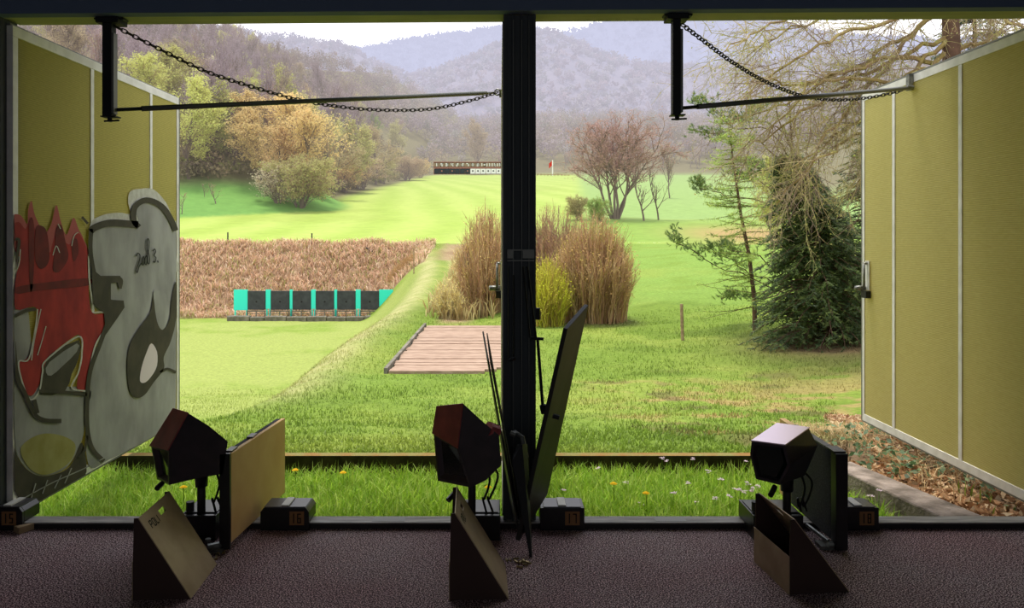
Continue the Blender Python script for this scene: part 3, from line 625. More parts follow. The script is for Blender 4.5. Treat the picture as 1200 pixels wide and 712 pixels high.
def chain(pts, label):
    pts = [Vector(p) for p in pts]
    # resample along the path
    sm_ = []
    for i in range(len(pts)-1):
        p0 = pts[max(i-1, 0)]; p1 = pts[i]; p2 = pts[i+1]; p3 = pts[min(i+2, len(pts)-1)]
        for j in range(20):
            t = j/20; sm_.append(.5*((2*p1)+(p2-p0)*t+(2*p0-5*p1+4*p2-p3)*t*t+(-p0+3*p1-3*p2+p3)*t**3))
    sm_.append(pts[-1])
    b = MB(); pitch = .030; acc = 0; k = 0; nxt = 0
    for i in range(len(sm_)-1):
        seg = (sm_[i+1]-sm_[i]); l = seg.length
        while nxt <= acc+l:
            c_ = sm_[i]+seg*((nxt-acc)/l); d = seg.normalized(); s_ = d.cross(Vector((0, 1, 0))).normalized(); u = d.cross(s_)
            w_ = s_ if k % 2 else u
            w_ = (s_+u*.35).normalized() if k % 2 else (u+s_*.35).normalized()
            loop = []
            for q in range(9):
                a = q*math.pi*2/8; loop.append(c_+d*(.0205*math.cos(a))+w_*(.0105*math.sin(a)))
            b.tube(loop, .0036, 5, caps=False)
            nxt += pitch; k += 1
        acc += l
    o = b.build('chain', M['chain'], smooth=True, fixn=False); tag(o, label, 'chain'); recenter(o, pts[0]); return o
chain([P(139, 33, 4.04), P(180, 54, 4.12), P(240, 83, 4.3), P(300, 103, 4.5), P(360, 119, 4.72), P(430, 128, 4.95), P(500, 128, 5.15), P(550, 118, 5.28), P(583, 108, 5.36)], 'dark chain sagging from the left bracket to the centre shutter')
chain([P(801, 30, 4.04), P(830, 52, 4.2), P(860, 74, 4.4), P(900, 97, 4.68), P(940, 112, 4.9), P(980, 117, 5.1), P(1020, 114, 5.25), P(1058, 106, 5.33)], 'dark chain sagging from the right bracket to the clean shutter')

# ------------------------------------------------------------------ digits helper (seven segment like strokes)
SEG = {'0': 'abcdef', '1': 'bc', '2': 'abged', '3': 'abgcd', '4': 'fgbc', '5': 'afgcd', '6': 'afgedc', '7': 'abc', '8': 'abcdefg', '9': 'abcdfg'}
def digits(mb, text, x, z, y, h, w_, th):
    for ch in text:
        for s_ in SEG[ch]:
            r = {'a': (0, h-th, w_, h), 'd': (0, 0, w_, th), 'g': (0, h/2-th/2, w_, h/2+th/2), 'b': (w_-th, h/2, w_, h), 'c': (w_-th, 0, w_, h/2), 'f': (0, h/2, th, h), 'e': (0, 0, th, h/2)}[s_]
            if ch == '1': r = (w_/2-th/2, r[1], w_/2+th/2, r[3])
            mb.add([(x+r[0], y, z+r[1]), (x+r[2], y, z+r[1]), (x+r[2], y, z+r[3]), (x+r[0], y, z+r[3])], [(0, 1, 2, 3)])
        x += w_+th*1.3

# number boxes sitting over the sill
def number_box(px0, px1, num, label, cham=True, tx=None):
    Y = 3.95; x0 = (px0-585)*Y/F; x1 = (px1-585)*Y/F
    t = empty('number_box', ((x0+x1)/2, Y, 0), 0, label, 'box', 'black number boxes over the sill')
    zt = .118
    # front outline with cut corners, L-shaped so it straddles the sill
    c_ = .016 if cham else .002
    b = MB(); b.prism([(x0, .002), (x1, .002), (x1, zt-c_*1.4), (x1-c_, zt), (x0+c_, zt), (x0, zt-c_*1.4)], 'y', Y, Y+.018)
    b.prism([(x0, .04), (x1, .04), (x1, zt-c_*1.4), (x1-c_, zt), (x0+c_, zt), (x0, zt-c_*1.4)], 'y', Y+.018, Y+.15)
    adopt(b.build('case', M['black'], bevel=.002), t)
    b = MB(); b.box((x0+.018, Y+.004, zt+.0005), (x1-.018, Y+.14, zt+.005)); adopt(b.build('lid', M['btop'], bevel=.001), t)
    b = MB(); b.box(((x0+x1)/2-.02, Y+.01, zt+.0055), ((x0+x1)/2+.02, Y+.13, zt+.012)); adopt(b.build('clip', M['alu']), t)
    xa = tx if tx is not None else x1-.10
    b = MB(); b.box((xa, Y-.0018, .03), (xa+.075, Y-.0003, .1)); adopt(b.build('number_tape', M['tape']), t)
    b = MB(); digits(b, num, xa+.012, .04, Y-.0026, .05, .02, .006); adopt(b.build('number', M['digit'], fixn=False), t)
    return t
number_box(-12, 26, '15', 'black box numbered 15 at the foot of the graffiti shutter', tx=(2-585)*3.95/F)
number_box(305, 362, '16', 'black box numbered 16 beside the plywood board')
number_box(633, 685, '17', 'black box numbered 17 just right of the centre post', cham=False)
number_box(984, 1030, '18', 'black box numbered 18 beside the dark board', cham=False)
b = MB(); b.hexa([P(16, 618, 3.93), P(22, 619, 3.90), P(40, 607, 3.965), P(36, 606, 3.965)]+[v+Vector((0, 0, .03)) for v in (P(16, 618, 3.93), P(22, 619, 3.90), P(40, 607, 3.965), P(36, 606, 3.965))])
for i_, v_ in enumerate(b.v): b.v[i_] = (v_[0], v_[1], .002 if i_ < 4 else .034)
o = b.build('wood_offcut', M['wood']); tag(o, 'small brown wooden wedge lying at the corner of box 15', 'wood'); recenter(o, (b.v[0][0], b.v[0][1], 0))

# ------------------------------------------------------------------ case catchers (folded sheet wedges)
def catcher(A, rz, label, txt=False, skew=(1, 1)):
    t = empty('case_catcher', (A[0], A[1], 0), rz, label, 'case catcher', 'folded metal case catchers')
    w_, h, L_ = .235*skew[0], .34*skew[1], .34
    th = .004
    def build(b, nm, m, bev=0): o = b.build(nm, m, bevel=bev); o.parent = t; return o
    # near and far cheeks
    for i, y in enumerate((0, L_-.006)):
        b = MB(); b.prism([(0, 0), (w_, 0), (.02, h), (.004, h), (0, .16)], 'y', y, y+.006); build(b, 'side_cheek', M['cheek'])
    # sloping plate with slot: strips around the slot
    def on(u, v, off=0):     # u along depth, v from top (0) to bottom (1)
        return Vector((.02+(w_-.02)*v+off*h/math.hypot(h, w_), u*L_, h*(1-v)+off*w_/math.hypot(h, w_)))
    b = MB()
    us = [0, .48, .66, 1]; vs = [0, .08, .14, 1]
    for i in range(3):
        for j in range(3):
            if i == 1 and j == 1: continue
            q = [on(us[i], vs[j+1], 0), on(us[i+1], vs[j+1], 0), on(us[i+1], vs[j], 0), on(us[i], vs[j], 0)]
            q2 = [on(us[i], vs[j+1], th), on(us[i+1], vs[j+1], th), on(us[i+1], vs[j], th), on(us[i], vs[j], th)]
            b.hexa(q+q2)
    build(b, 'sloping_plate', M['plate'])
    b = MB(); b.box((-.004, 0, .0), (-.0005, L_, .16)); build(b, 'front_lip', M['plate'])
    b = MB()
    # short stencilled word beside the slot
    def st(u0, v0, u1, v1, wd=.006):
        a = on(u0, v0, th+.0008); c_ = on(u1, v1, th+.0008); d = (c_-a); n_ = d.cross(Vector((h, 0, w_))).normalized()*wd/2
        b.add([a+n_, c_+n_, c_-n_, a-n_], [(0, 1, 2, 3)])
    # P O L I
    v0, v1 = .10, .18
    st(.14, v0, .14, v1); st(.14, v0, .19, v0); st(.14, .14, .19, .14); st(.19, v0, .19, .14)
    st(.22, v0, .22, v1); st(.22, v0, .27, v0); st(.22, v1, .27, v1); st(.27, v0, .27, v1)
    st(.30, v0, .30, v1); st(.30, v1, .35, v1); st(.38, v0, .38, v1)
    build(b, 'lettering', M['digit'])
    return t
catcher((-1.522, 3.19), math.radians(3), 'folded metal case catcher under the left monitor, pale sloping plate turned right', True)
catcher((-.205, 3.19), math.radians(2), 'dark folded metal case catcher in front of the centre post', skew=(1.03, 1.06))
catcher((1.226, 3.24), math.radians(6), 'folded metal case catcher under the right monitor, open side turned left', skew=(1.12, .93))

# ------------------------------------------------------------------ monitors on stands
def monitor(c, near, far, Yn, Yf, topi, fronti, label, stand_px, stand_label, topmat, Ys=3.86, foot=None, knob=None, lever=None, s=1.0):
    """near/far: the two outlines of the housing; topi: edges carrying the flap; fronti: edge of the open screen side (or 'near')"""
    t = empty('hooded_monitor', c, 0, label, 'monitor', 'hooded shooting monitors on poles')
    def part(b, nm, m, **k): return adopt(b.build(nm, m, **k), t)
    A = [P(x, y, Yn) for x, y in near]; B = [P(x, y, Yf) for x, y in far]; n = len(A)
    cen = sum(A+B, Vector())/(2*n)
    b = MB(); vs = A+B; fs = []
    for i in range(n):
        if i in topi or i == fronti: continue
        fs.append((i, (i+1) % n, (i+1) % n+n, i+n))
    if fronti != 'near': fs.append(tuple(range(n)))
    fs.append(tuple(range(2*n-1, n-1, -1)))
    rim = A if fronti == 'near' else [A[fronti], A[(fronti+1) % n], B[(fronti+1) % n], B[fronti]]
    m_ = sum(rim, Vector())/len(rim); inn = [m_+(p-m_)*.86 for p in rim]; push = (cen-m_).normalized()*.03
    deep = [m_+(p-m_)*.80+push for p in rim]; q = len(rim); b0 = len(vs); vs = vs+inn+deep; idx = list(range(n)) if fronti == 'near' else [fronti, (fronti+1) % n, (fronti+1) % n+n, fronti+n]
    for i in range(q): k_ = (i+1) % q; fs.append((idx[i], idx[k_], b0+k_, b0+i)); fs.append((b0+i, b0+k_, b0+q+k_, b0+q+i))
    for i in topi: fs.append((i, (i+1) % n, (i+1) % n+n, i+n))
    b.add(vs, fs); part(b, 'housing', M['hood'])
    b = MB(); b.add([p-push*.05 for p in deep], [tuple(range(q))]); part(b, 'screen', M['screen'])
    for i in topi:
        qd = [A[i], A[(i+1) % n], B[(i+1) % n], B[i]]; nn = (qd[1]-qd[0]).cross(qd[3]-qd[0]).normalized()
        if nn.dot(sum(qd, Vector())/4-cen) < 0: nn = -nn
        mm = sum(qd, Vector())/4; qd = [mm+(p-mm)*1.04 for p in qd]
        b = MB(); b.hexa([p+nn*.0015 for p in qd]+[p+nn*.008 for p in qd]); part(b, 'top_flap', topmat, bevel=.002)
    if knob:
        b = MB(); b.tube([P(*knob[0], Yn+.02), P(*knob[1], Yn+.05)], [.035, .03], 14); part(b, 'rear_knob', M['hoodred'])
    if lever:
        b = MB(); b.tube([P(*lever[0], Yn), P(*lever[1], Yn-.05)], .013, 8); part(b, 'tilt_lever', M['black'])
    # the stand is a thing the monitor sits on
    xs = (stand_px-585)*Ys/F
    st = empty('monitor_stand', (xs, Ys, 0), 0, stand_label, 'stand', 'pole stands on black base boxes')
    c = Vector(c)
    b = MB(); x0, x1 = foot; b.box((x0, Ys-.02, .04), (x1, Ys+.2, .125)); b.box((x0, Ys-.04, .002), (x1, Ys-.002, .125)); b.box((x0, Ys-.002, .002), (x1, 3.968, .05)) if Ys < 3.96 else None
    adopt(b.build('base_box', M['black'], bevel=.003), st)
    b = MB(); b.box((x0+.01, Ys, .1255), (x1-.01, Ys+.17, .13)); adopt(b.build('base_lid', M['btop']), st)
    b = MB(); b.tube([(xs, Ys, .125), (xs, Ys, c.z-.2)], .02, 12); adopt(b.build('pole', M['wood'] if False else M['brd'], smooth=True), st)
    b = MB(); b.tube([(xs, Ys, c.z-.22), (xs, Ys, c.z-.16), (xs+(c.x-xs)*.3, Ys, c.z-.12*s)], [.03, .033, .028], 10); adopt(b.build('pole_collar', M['black'], smooth=True), st)
    b = MB(); b.tube([(x0+.03, Ys+.02, .125), (x0+.03, Ys+.02, .175)], .02, 10); adopt(b.build('cable_gland', M['brd']), st)
    for k, (dx, dz) in enumerate([(.09, .0), (.13, .02)]):
        b = MB(); q = smooth([(xs+.05, c.z-.10), (xs+dx, c.z-.20+dz), (xs+dx*.7, c.z-.30), (xs+dx*.6, .20), (xs+dx*.8, .13)], 6)
        b.tube([(x_, Ys+.01*k, z_) for x_, z_ in q], .006, 6); adopt(b.build('cable', M['cable'], smooth=True), st)
monitor(P(222, 523, 3.78), [(198, 527), (221, 484), (245, 499), (267, 517), (261, 555), (232, 560), (198, 568)], [(177, 522), (204, 479), (228, 492), (250, 512), (245, 548), (216, 553), (184, 561)], 3.68, 3.86, [0], 6,
        'dark hooded monitor on the left, its reddish flap tilted up', 236, 'black pole stand carrying the left monitor', M['hoodred'], foot=((214-585)*3.86/F, (256-585)*3.86/F), lever=((190, 566), (184, 572)))
monitor(P(547, 521, 3.74), [(537, 524), (543, 473), (566, 494), (585, 510), (587, 545), (570, 562), (552, 571)], [(508, 507), (513, 476), (535, 492), (552, 506), (554, 538), (536, 556), (513, 563)], 3.66, 3.80, [0], 6,
        'dark hooded monitor with a creased red front, before the centre post', 553, 'black pole stand carrying the centre monitor', M['hoodred'], foot=((538-585)*3.86/F, (586-585)*3.86/F), knob=((572, 502), (583, 505)), lever=((536, 574), (525, 586)))
monitor(P(918, 531, 3.74), [(881, 517), (920, 522), (926, 545), (914, 568), (886, 561), (879, 532)], [(910, 497), (948, 502), (958, 522), (943, 557), (915, 553), (906, 515)], 3.62, 3.84, [0], 'near',
        'dark hooded monitor on the right with sky sheen tinted onto its top', 922, 'black pole stand carrying the right monitor', M['hoodtop'], foot=((880-585)*3.86/F, (938-585)*3.86/F), lever=((908, 570), (903, 580)))

# ------------------------------------------------------------------ divider boards
def divider(near_px, Yn, Yf, zt, zb_, label, face, slant=.02, side=1):
    X = (near_px-585)*Yn/F
    t = empty('divider_board', (X, Yn, zb_), 0, label, 'board')
    b = MB(); dx = slant
    b.hexa([(X-.02, Yn+.02, zb_), (X, Yn+.02, zb_), (X+dx, Yf, zb_), (X-.02+dx, Yf, zb_), (X-.02, Yn+.02, zt), (X, Yn+.02, zt), (X+dx, Yf, zt), (X-.02+dx, Yf, zt)])
    adopt(b.build('panel', face, bevel=.002), t)
    return t, X
# left: plywood face to the right, dark frame on its near edge
t, X = divider(269.5, 3.68, 4.43, H0-1.032, .039, 'pale plywood divider board standing right of the left monitor', M['ply'], .055)
b = MB(); b.box((X-.052, 3.68, .012), (X-.001, 3.699, H0-1.028)); adopt(b.build('end_frame', M['black'], bevel=.003), t)
b = MB(); b.hexa([(X-.05, 3.70, .039), (X-.0215, 3.70, .039), (X+.0325, 4.43, .039), (X+.004, 4.43, .039), (X-.05, 3.70, H0-1.036), (X-.0215, 3.70, H0-1.036), (X+.0325, 4.43, H0-1.036), (X+.004, 4.43, H0-1.036)]); adopt(b.build('backing', M['felt']), t)
for q_ in [((X-.036, 3.72, H0-1.031), (X-.004, 3.80, H0-1.024)), ((X-.02, 3.98, H0-1.031), (X+.012, 4.06, H0-1.024))]:
    b = MB(); b.box(*q_); adopt(b.build('clip', M['btop']), t)
b = MB(); b.box((X-.11, 3.66, .002), (X-.03, 3.72, .02)); b.tube([(X-.10, 3.66, .03), (X-.04, 3.70, .03)], .018, 8); b.tube([(X-.12, 3.72, .02), (X-.12, 3.72, .05)], .014, 8); adopt(b.build('hinge', M['steel']), t)
t, X = divider(994, 3.68, 3.70, H0-1.032, .01, 'dark felt divider board standing right of the right monitor', M['black'], 0)
b = MB(); b.box((X-.058, 3.68, .008), (X, 3.74, H0-1.03)); adopt(b.build('end_frame', M['black'], bevel=.003), t)
b = MB(); b.box((X-.058, 3.741, .039), (X-.02, 4.25, H0-1.032)); adopt(b.build('felt_face', M['felt'], bevel=.002), t)
b = MB(); b.box((X-.056, 4.251, .039), (X-.022, 4.43, H0-1.032)); adopt(b.build('plywood_end', M['ply'], bevel=.002), t)
b = MB(); b.box((X-.06, 3.70, H0-1.029), (X-.0, 3.80, H0-1.022)); b.box((X-.056, 3.82, H0-1.031), (X-.02, 4.25, H0-1.026)); adopt(b.build('top_cap', M['btop']), t)
b = MB(); b.box((X-.12, 3.70, .002), (X-.059, 3.78, .02)); b.tube([(X-.11, 3.9, .05), (X-.07, 3.74, .03)], .010, 8); b.tube([(X-.09, 3.70, .03), (X-.065, 3.70, .03)], .016, 8); adopt(b.build('hinge', M['steel']), t)
# folded boards leaning by the centre post
def slab(name, q, th, m, t):
    q = [Vector(p) for p in q]; n = (q[1]-q[0]).cross(q[3]-q[0]).normalized()*th
    b = MB(); b.hexa(q+[p+n for p in q]); return adopt(b.build(name, m, bevel=.002), t)
t = empty('folding_board', P(606, 632, 3.7), 0, 'long dark folding board leaning up right of the centre post', 'board')
slab('board_leaf', [P(604, 632, 3.70), P(637, 577, 3.96), P(685, 356, 3.96), P(660, 384, 3.70)], .022, M['brd'], t)
slab('leaf_edge', [P(603, 633, 3.695), P(606, 633, 3.695), P(662, 384, 3.695), P(659, 384, 3.695)], -.004, M['edge'], t) if False else None
b = MB(); b.tube([P(648, 487, 3.72), P(655, 489, 3.72)], .012, 8); adopt(b.build('catch', M['dark']), t)
t = empty('folding_board', P(607, 615, 3.7), 0, 'narrow dark folding board leaning up left of the centre post', 'board')
slab('board_leaf', [P(607, 622, 3.72), P(600, 600, 3.97), P(565, 388, 3.97), P(571, 421, 3.72)], .008, M['brd'], t)
slab('board_leaf', [P(611, 616, 3.74), P(605, 600, 3.965), P(570, 390, 3.965), P(574, 424, 3.74)], .006, M['brd'], t)
b = MB(); b.hexa([P(622, 659, 3.62), P(624, 659, 3.62), P(622, 600, 3.8), P(612, 600, 3.8), P(600, 540, 3.66), P(612, 520, 3.66), P(618, 520, 3.8), P(606, 520, 3.8)])
o = b.build('support_bar', M['dark']); adopt(o, t)
b = MB(); b.tube([P(603, 506, 3.85), P(612, 512, 3.8), P(617, 536, 3.78)], .012, 8); b.tube([P(598, 507, 3.8), P(604, 509, 3.8)], .014, 8); adopt(b.build('lever', M['rod']), t)
# spent cases
rng = random.Random(4)
M['brass'] = mat('brass', (170, 150, 110), .3, .8)
for (cx, cy, n) in [((245-585)*3.6/F, 3.64, 10), ((606-585)*3.55/F, 3.55, 10)]:
    for i in range(n):
        x, y = cx+rng.uniform(-.05, .05), cy+rng.uniform(-.05, .06); a = rng.uniform(0, 6.28)
        b = MB(); b.tube([(x, y, .006), (x+.022*math.cos(a), y+.022*math.sin(a), .006), (x+.03*math.cos(a), y+.03*math.sin(a), .006)], [.005, .005, .003], 7)
        o = b.build('cartridge_case', M['brass']); recenter(o, (x, y, 0))
        tag(o, 'tiny spent brass case on the floor ' + ('behind the left case catcher' if cx < -.5 else 'behind the centre case catcher'), 'cartridge case', 'spent cases by the ' + ('left' if cx < -.5 else 'centre') + ' catcher')

# ------------------------------------------------------------------ kerbs outside
b = MB(); b.box((-3.2, 5.34, -.25), (2.30, 5.42, -.006)); s = b.build('mossy_kerb', [M['kerbf'], M['moss']]); tag(s, 'long mossy concrete kerb between the grass strip and the lawn', 'kerb')
for p in s.data.polygons:
    if p.normal.z > .9: p.material_index = 1
recenter(s, (0, 5.36, -.25))
b = MB()
A0, A1 = Vector((2.40, 4.08, 0)), Vector((2.20, 5.15, 0)); n_ = Vector((.20, .04, 0))
b.hexa([A0+Vector((0, 0, -.3)), A0+n_+Vector((.03, 0, -.3)), A1+n_+Vector((-.02, 0, -.3)), A1+Vector((0, 0, -.3)), A0+Vector((0, 0, .005)), A0+n_+Vector((.03, 0, .005)), A1+n_+Vector((-.02, 0, .0)), A1+Vector((0, 0, .0))])
s = b.build('concrete_kerb', M['conc'], bevel=.012); tag(s, 'weathered concrete kerb running away beneath the clean shutter', 'kerb'); recenter(s, (2.4, 4.1, -.3))

# ------------------------------------------------------------------ grass blades and other countless cover
def blades(name, pts, h, wd, bend, cols, m, lean=.5, seed=0, taper=True):
    """pts Nx3, h N heights -> one mesh of curved blades, 3 triangles each (5 verts)"""
    r = np.random.RandomState(seed); n = len(pts)
    a = r.rand(n)*6.283; d = np.stack([np.cos(a), np.sin(a), np.zeros(n)], 1); a2 = r.rand(n)*6.283; s = np.stack([np.cos(a2), np.sin(a2), np.zeros(n)], 1)
    bd = (bend*r.rand(n)*h)[:, None]; w_ = (wd*(.6+.8*r.rand(n)))[:, None]/2; up = np.array([0, 0, 1.0]); hh = h[:, None]
    v0 = pts-s*w_; v1 = pts+s*w_; mid = pts+up*hh*.6+d*bd*.35; v2 = mid-s*w_*.8; v3 = mid+s*w_*.8; v4 = pts+up*hh*(1-.25*(bd/hh))+d*bd
    v = np.stack([v0, v1, v2, v3, v4], 1).reshape(-1, 3)
    base = np.arange(n)[:, None]*5
    f = np.stack([base+np.array([0, 1, 3]), base+np.array([0, 3, 2]), base+np.array([2, 3, 4])], 1).reshape(-1, 3)
    me = bpy.data.meshes.new(name); me.vertices.add(len(v)); me.vertices.foreach_set('co', v.ravel())
    me.loops.add(f.size); me.loops.foreach_set('vertex_index', f.ravel().astype(np.int32))
    me.polygons.add(len(f)); me.polygons.foreach_set('loop_start', np.arange(0, f.size, 3, dtype=np.int32)); me.update(calc_edges=True)
    ca = me.color_attributes.new('Col', 'FLOAT_COLOR', 'POINT')
    c = np.repeat(cols, 5, 0); k = np.tile(np.array([.6, .6, 1.0, 1.0, 1.15]), n)[:, None]; c = np.concatenate([c*k, np.ones((len(c), 1))], 1)  # blades shaded darker at the base and lighter at the tip by colour
    ca.data.foreach_set('color', c.ravel()); me.materials.append(m)
    o = bpy.data.objects.new(name, me); col.objects.link(o); o['kind'] = 'stuff'; return o
def pick(n, cs, r, jit=.2):
    C = np.array([lin(c)[:3] for c in cs]); c = C[r.randint(0, len(cs), n)]
    return np.clip(c*(1-jit+2*jit*r.rand(n, 1)), 0, 1)
M['blade'] = attr_mat('grass_blade', namp=0, bump=0, trans=.5, rough=.5, spec=.4)
M['dryb'] = attr_mat('dry_blade', namp=0, bump=0, trans=.3, rough=.8)
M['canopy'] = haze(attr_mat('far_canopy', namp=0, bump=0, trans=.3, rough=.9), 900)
r = np.random.RandomState(7)
n = 34000
X = r.uniform(-2.9, 2.42, n); Y = r.uniform(4.14, 5.3, n); keep = (X+(Y-4)*.19 < 2.36) & ((X > -2.5) | (Y > 4.25)); X = X[keep]; Y = Y[keep]
cl = fbm(X, Y, 5, 21)
h = .10+.10*r.rand(len(X))+.05*np.clip(cl, -1, 1)
pts = np.stack([X, Y, np.full(len(X), -.2)], 1)
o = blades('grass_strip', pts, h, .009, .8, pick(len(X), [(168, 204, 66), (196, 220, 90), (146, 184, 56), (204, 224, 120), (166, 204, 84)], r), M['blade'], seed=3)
tag(o, 'tall bright grass growing between the sill and the mossy kerb', 'grass')
n = 90000
Y = 5.45+(26-5.45)*r.rand(n)**1.5; X = (r.uniform(-.62, .60, n))*(Y+1)
z = ground(X, Y)+H0
rb = (X > 2.3+(Y-5)*.42) & (Y < 12); deck = (Y > 14.8) & (Y < 23) & (X > -2.3) & (X < .4); ok = ~rb & ~deck; X, Y, z = X[ok], Y[ok], z[ok]
cc = gcolor(X[None], Y[None])[0]; q = r.rand(len(X), 1); cc = cc*(1.0+.7*q); cl = fbm(X, Y, 1.5, 22)
h = (.018+.03*r.rand(len(X))+.02*np.clip(cl, 0, 1))*(1+Y*.05)
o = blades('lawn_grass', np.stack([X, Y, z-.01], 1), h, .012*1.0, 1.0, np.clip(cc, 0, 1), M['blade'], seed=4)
tag(o, 'short lawn grass covering the slope below the kerb', 'grass')
# dry grass on the far bank
n = 30000
Y = r.uniform(50.8, 61.5, n); X = r.uniform(-42, -5.0, n); z = ground(X, Y)+H0+fbm(X, Y, 1.3, 6)*.35
o = blades('dry_grass', np.stack([X, Y, z-.05], 1), .3+.4*r.rand(n), .065, 2.0, pick(n, [(236, 202, 170), (220, 184, 152), (242, 216, 186), (190, 156, 122), (228, 188, 160), (180, 176, 110)], r), M['dryb'], seed=5)
tag(o, 'dry brown grass covering the bank behind the teal targets', 'dry grass')
n = 2600
Y = r.uniform(25, 56, n); X = -1.4-.02*(Y-24)+np.clip(r.normal(0, .55, n), -1.0, 1.2); z = ground(X, Y)+H0
o = blades('dry_reeds', np.stack([X, Y, z-.02], 1), .3+.6*r.rand(n), .05, 1.0, pick(n, [(206, 184, 130), (190, 160, 110), (222, 206, 150)], r), M['dryb'], seed=6)
tag(o, 'pale dry reeds growing in the ditch behind the plank platform', 'reeds')

# leaf litter and ivy right of the concrete kerb
def leaves(name, pts, size, cols, m, seed=0, flat=.5):
    r = np.random.RandomState(seed); n = len(pts)
    u = r.normal(size=(n, 3)); u[:, 2] *= flat; u /= np.linalg.norm(u, axis=1)[:, None]
    w_ = r.normal(size=(n, 3)); w_[:, 2] *= flat; w_ -= u*(u*w_).sum(1)[:, None]; w_ /= np.linalg.norm(w_, axis=1)[:, None]
    s = (size*(.6+.8*r.rand(n)))[:, None]
    v = np.stack([pts-u*s, pts+w_*s*.55, pts+u*s, pts-w_*s*.55], 1).reshape(-1, 3)
    f = (np.arange(n)[:, None]*4+np.arange(4)[None]).astype(np.int32)
    me = bpy.data.meshes.new(name); me.vertices.add(len(v)); me.vertices.foreach_set('co', v.ravel())
    me.loops.add(f.size); me.loops.foreach_set('vertex_index', f.ravel()); me.polygons.add(n); me.polygons.foreach_set('loop_start', np.arange(0, f.size, 4, dtype=np.int32)); me.update(calc_edges=True)
    ca = me.color_attributes.new('Col', 'FLOAT_COLOR', 'POINT'); c = np.repeat(cols, 4, 0); c = np.concatenate([c, np.ones((len(c), 1))], 1); ca.data.foreach_set('color', c.ravel())
    me.materials.append(m); return me
def link(name, me, parent=None):
    o = bpy.data.objects.new(name, me); col.objects.link(o)
    if parent: o.parent = parent
    return o
n = 19000; Y = 4.2+5.3*r.rand(n)**1.3; X = 2.60-(Y-4.1)*.17*(Y < 5.3)+r.rand(n)**1.2*4.0+np.clip(Y-5.2, 0, 9)*.33; z = ground(X, Y)+H0
me = leaves('leaf_litter', np.stack([X, Y, z+.012+.03*r.rand(n)], 1), .03, pick(n, [(214, 178, 140), (180, 138, 100), (232, 206, 168), (150, 112, 82), (200, 156, 116)], r), M['dryb'], 3)
o = link('leaf_litter', me); tag(o, 'brown dead leaves covering the bank under the clean shutter', 'leaves', kind='stuff')
n = 560; cxs = [(2.75, 5.6), (3.0, 6.3), (2.95, 5.1), (3.6, 6.6), (2.6, 5.3), (3.1, 4.6), (3.9, 7.6)]; k = r.randint(0, len(cxs), n); X = np.array([cxs[i][0] for i in k])+r.normal(0, .17, n); Y = np.array([cxs[i][1] for i in k])+r.normal(0, .22, n); ok = X+(Y-4)*.19 > 2.62; X, Y = X[ok], Y[ok]; z = ground(X, Y)+H0
me = leaves('ivy', np.stack([X, Y, z+.03+.07*r.rand(len(X))], 1), .026, pick(len(X), [(110, 140, 104), (130, 158, 120), (84, 114, 74), (150, 172, 130)], r), M['blade'], 4)
o = link('ivy', me); tag(o, 'blue-green ivy leaves creeping over the leaf litter', 'ivy', kind='stuff')
n = 5200; Y = r.uniform(4.5, 7.8, n); X = 2.66+r.rand(n)*2.4; ok = (r.rand(n) < .9); z = ground(X, Y)+H0
o = blades('dry_stalks', np.stack([X, Y, z], 1), (.05+.11*r.rand(n)), .006, 2.6, pick(n, [(214, 186, 140), (196, 160, 116), (230, 206, 160)], r), M['dryb'], seed=8)
tag(o, 'pale dry stalks tangled over the leaf litter', 'stalks')
n = 1600; Y = r.uniform(4.2, 8, n); X = 2.7+r.rand(n)*3; z = ground(X, Y)+H0; ok = fbm(X, Y, 2.4, 30) > .18; X, Y, z = X[ok], Y[ok], z[ok]
o = blades('bank_grass', np.stack([X, Y, z], 1), .05+.09*r.rand(len(X)), .01, 1.0, pick(len(X), [(140, 160, 60), (120, 140, 50)], r), M['blade'], seed=9)
tag(o, 'sparse green grass tufts poking through the leaf litter', 'grass')

# flowers
rng = random.Random(11)
def dandelion(px, py, label):
    Y = 4.55 if py > 565 else 5.0
    p = P(px, py, Y); g = -.2
    t = empty('dandelion', (p.x, p.y, g), 0, label, 'flower', 'yellow dandelions in the grass strip')
    b = MB(); b.tube([(0, 0, 0), (.004, 0, (p.z-g)*.6), (0, 0, p.z-g)], .0025, 5); b.build('stem', M['stem'], t)
    b = MB()
    for ring_, (rr, hh, k) in enumerate([(.021, 0, 12), (.015, .005, 10), (.008, .009, 7)]):
        for i in range(k):
            a = 2*math.pi*(i+.5*ring_)/k; da = .22; z0 = p.z-g+hh
            b.add([(0, 0, z0), (rr*math.cos(a-da), rr*math.sin(a-da), z0+.004), (rr*1.1*math.cos(a), rr*1.1*math.sin(a), z0+.002), (rr*math.cos(a+da), rr*math.sin(a+da), z0+.004)], [(0, 1, 2, 3)])
    b.build('bloom', M['yellow'], t, fixn=False)
for px, py, l in [(346, 551, 'dandelion nearest the plywood board, near the mossy kerb'), (402, 554, 'dandelion near the mossy kerb between plywood board and centre monitor'), (456, 603, 'dandelion right behind the sill above the left paper strip'), (572, 571, 'dandelion close behind the centre monitor cables'),
                  (719, 567, 'dandelion right of the centre post, the left one of two'), (757, 578, 'dandelion right of the centre post, the right one of two'), (215, 571, 'upper dandelion by the left monitor pole'), (222, 590, 'lower dandelion by the left monitor pole')]:
    dandelion(px, py, l)
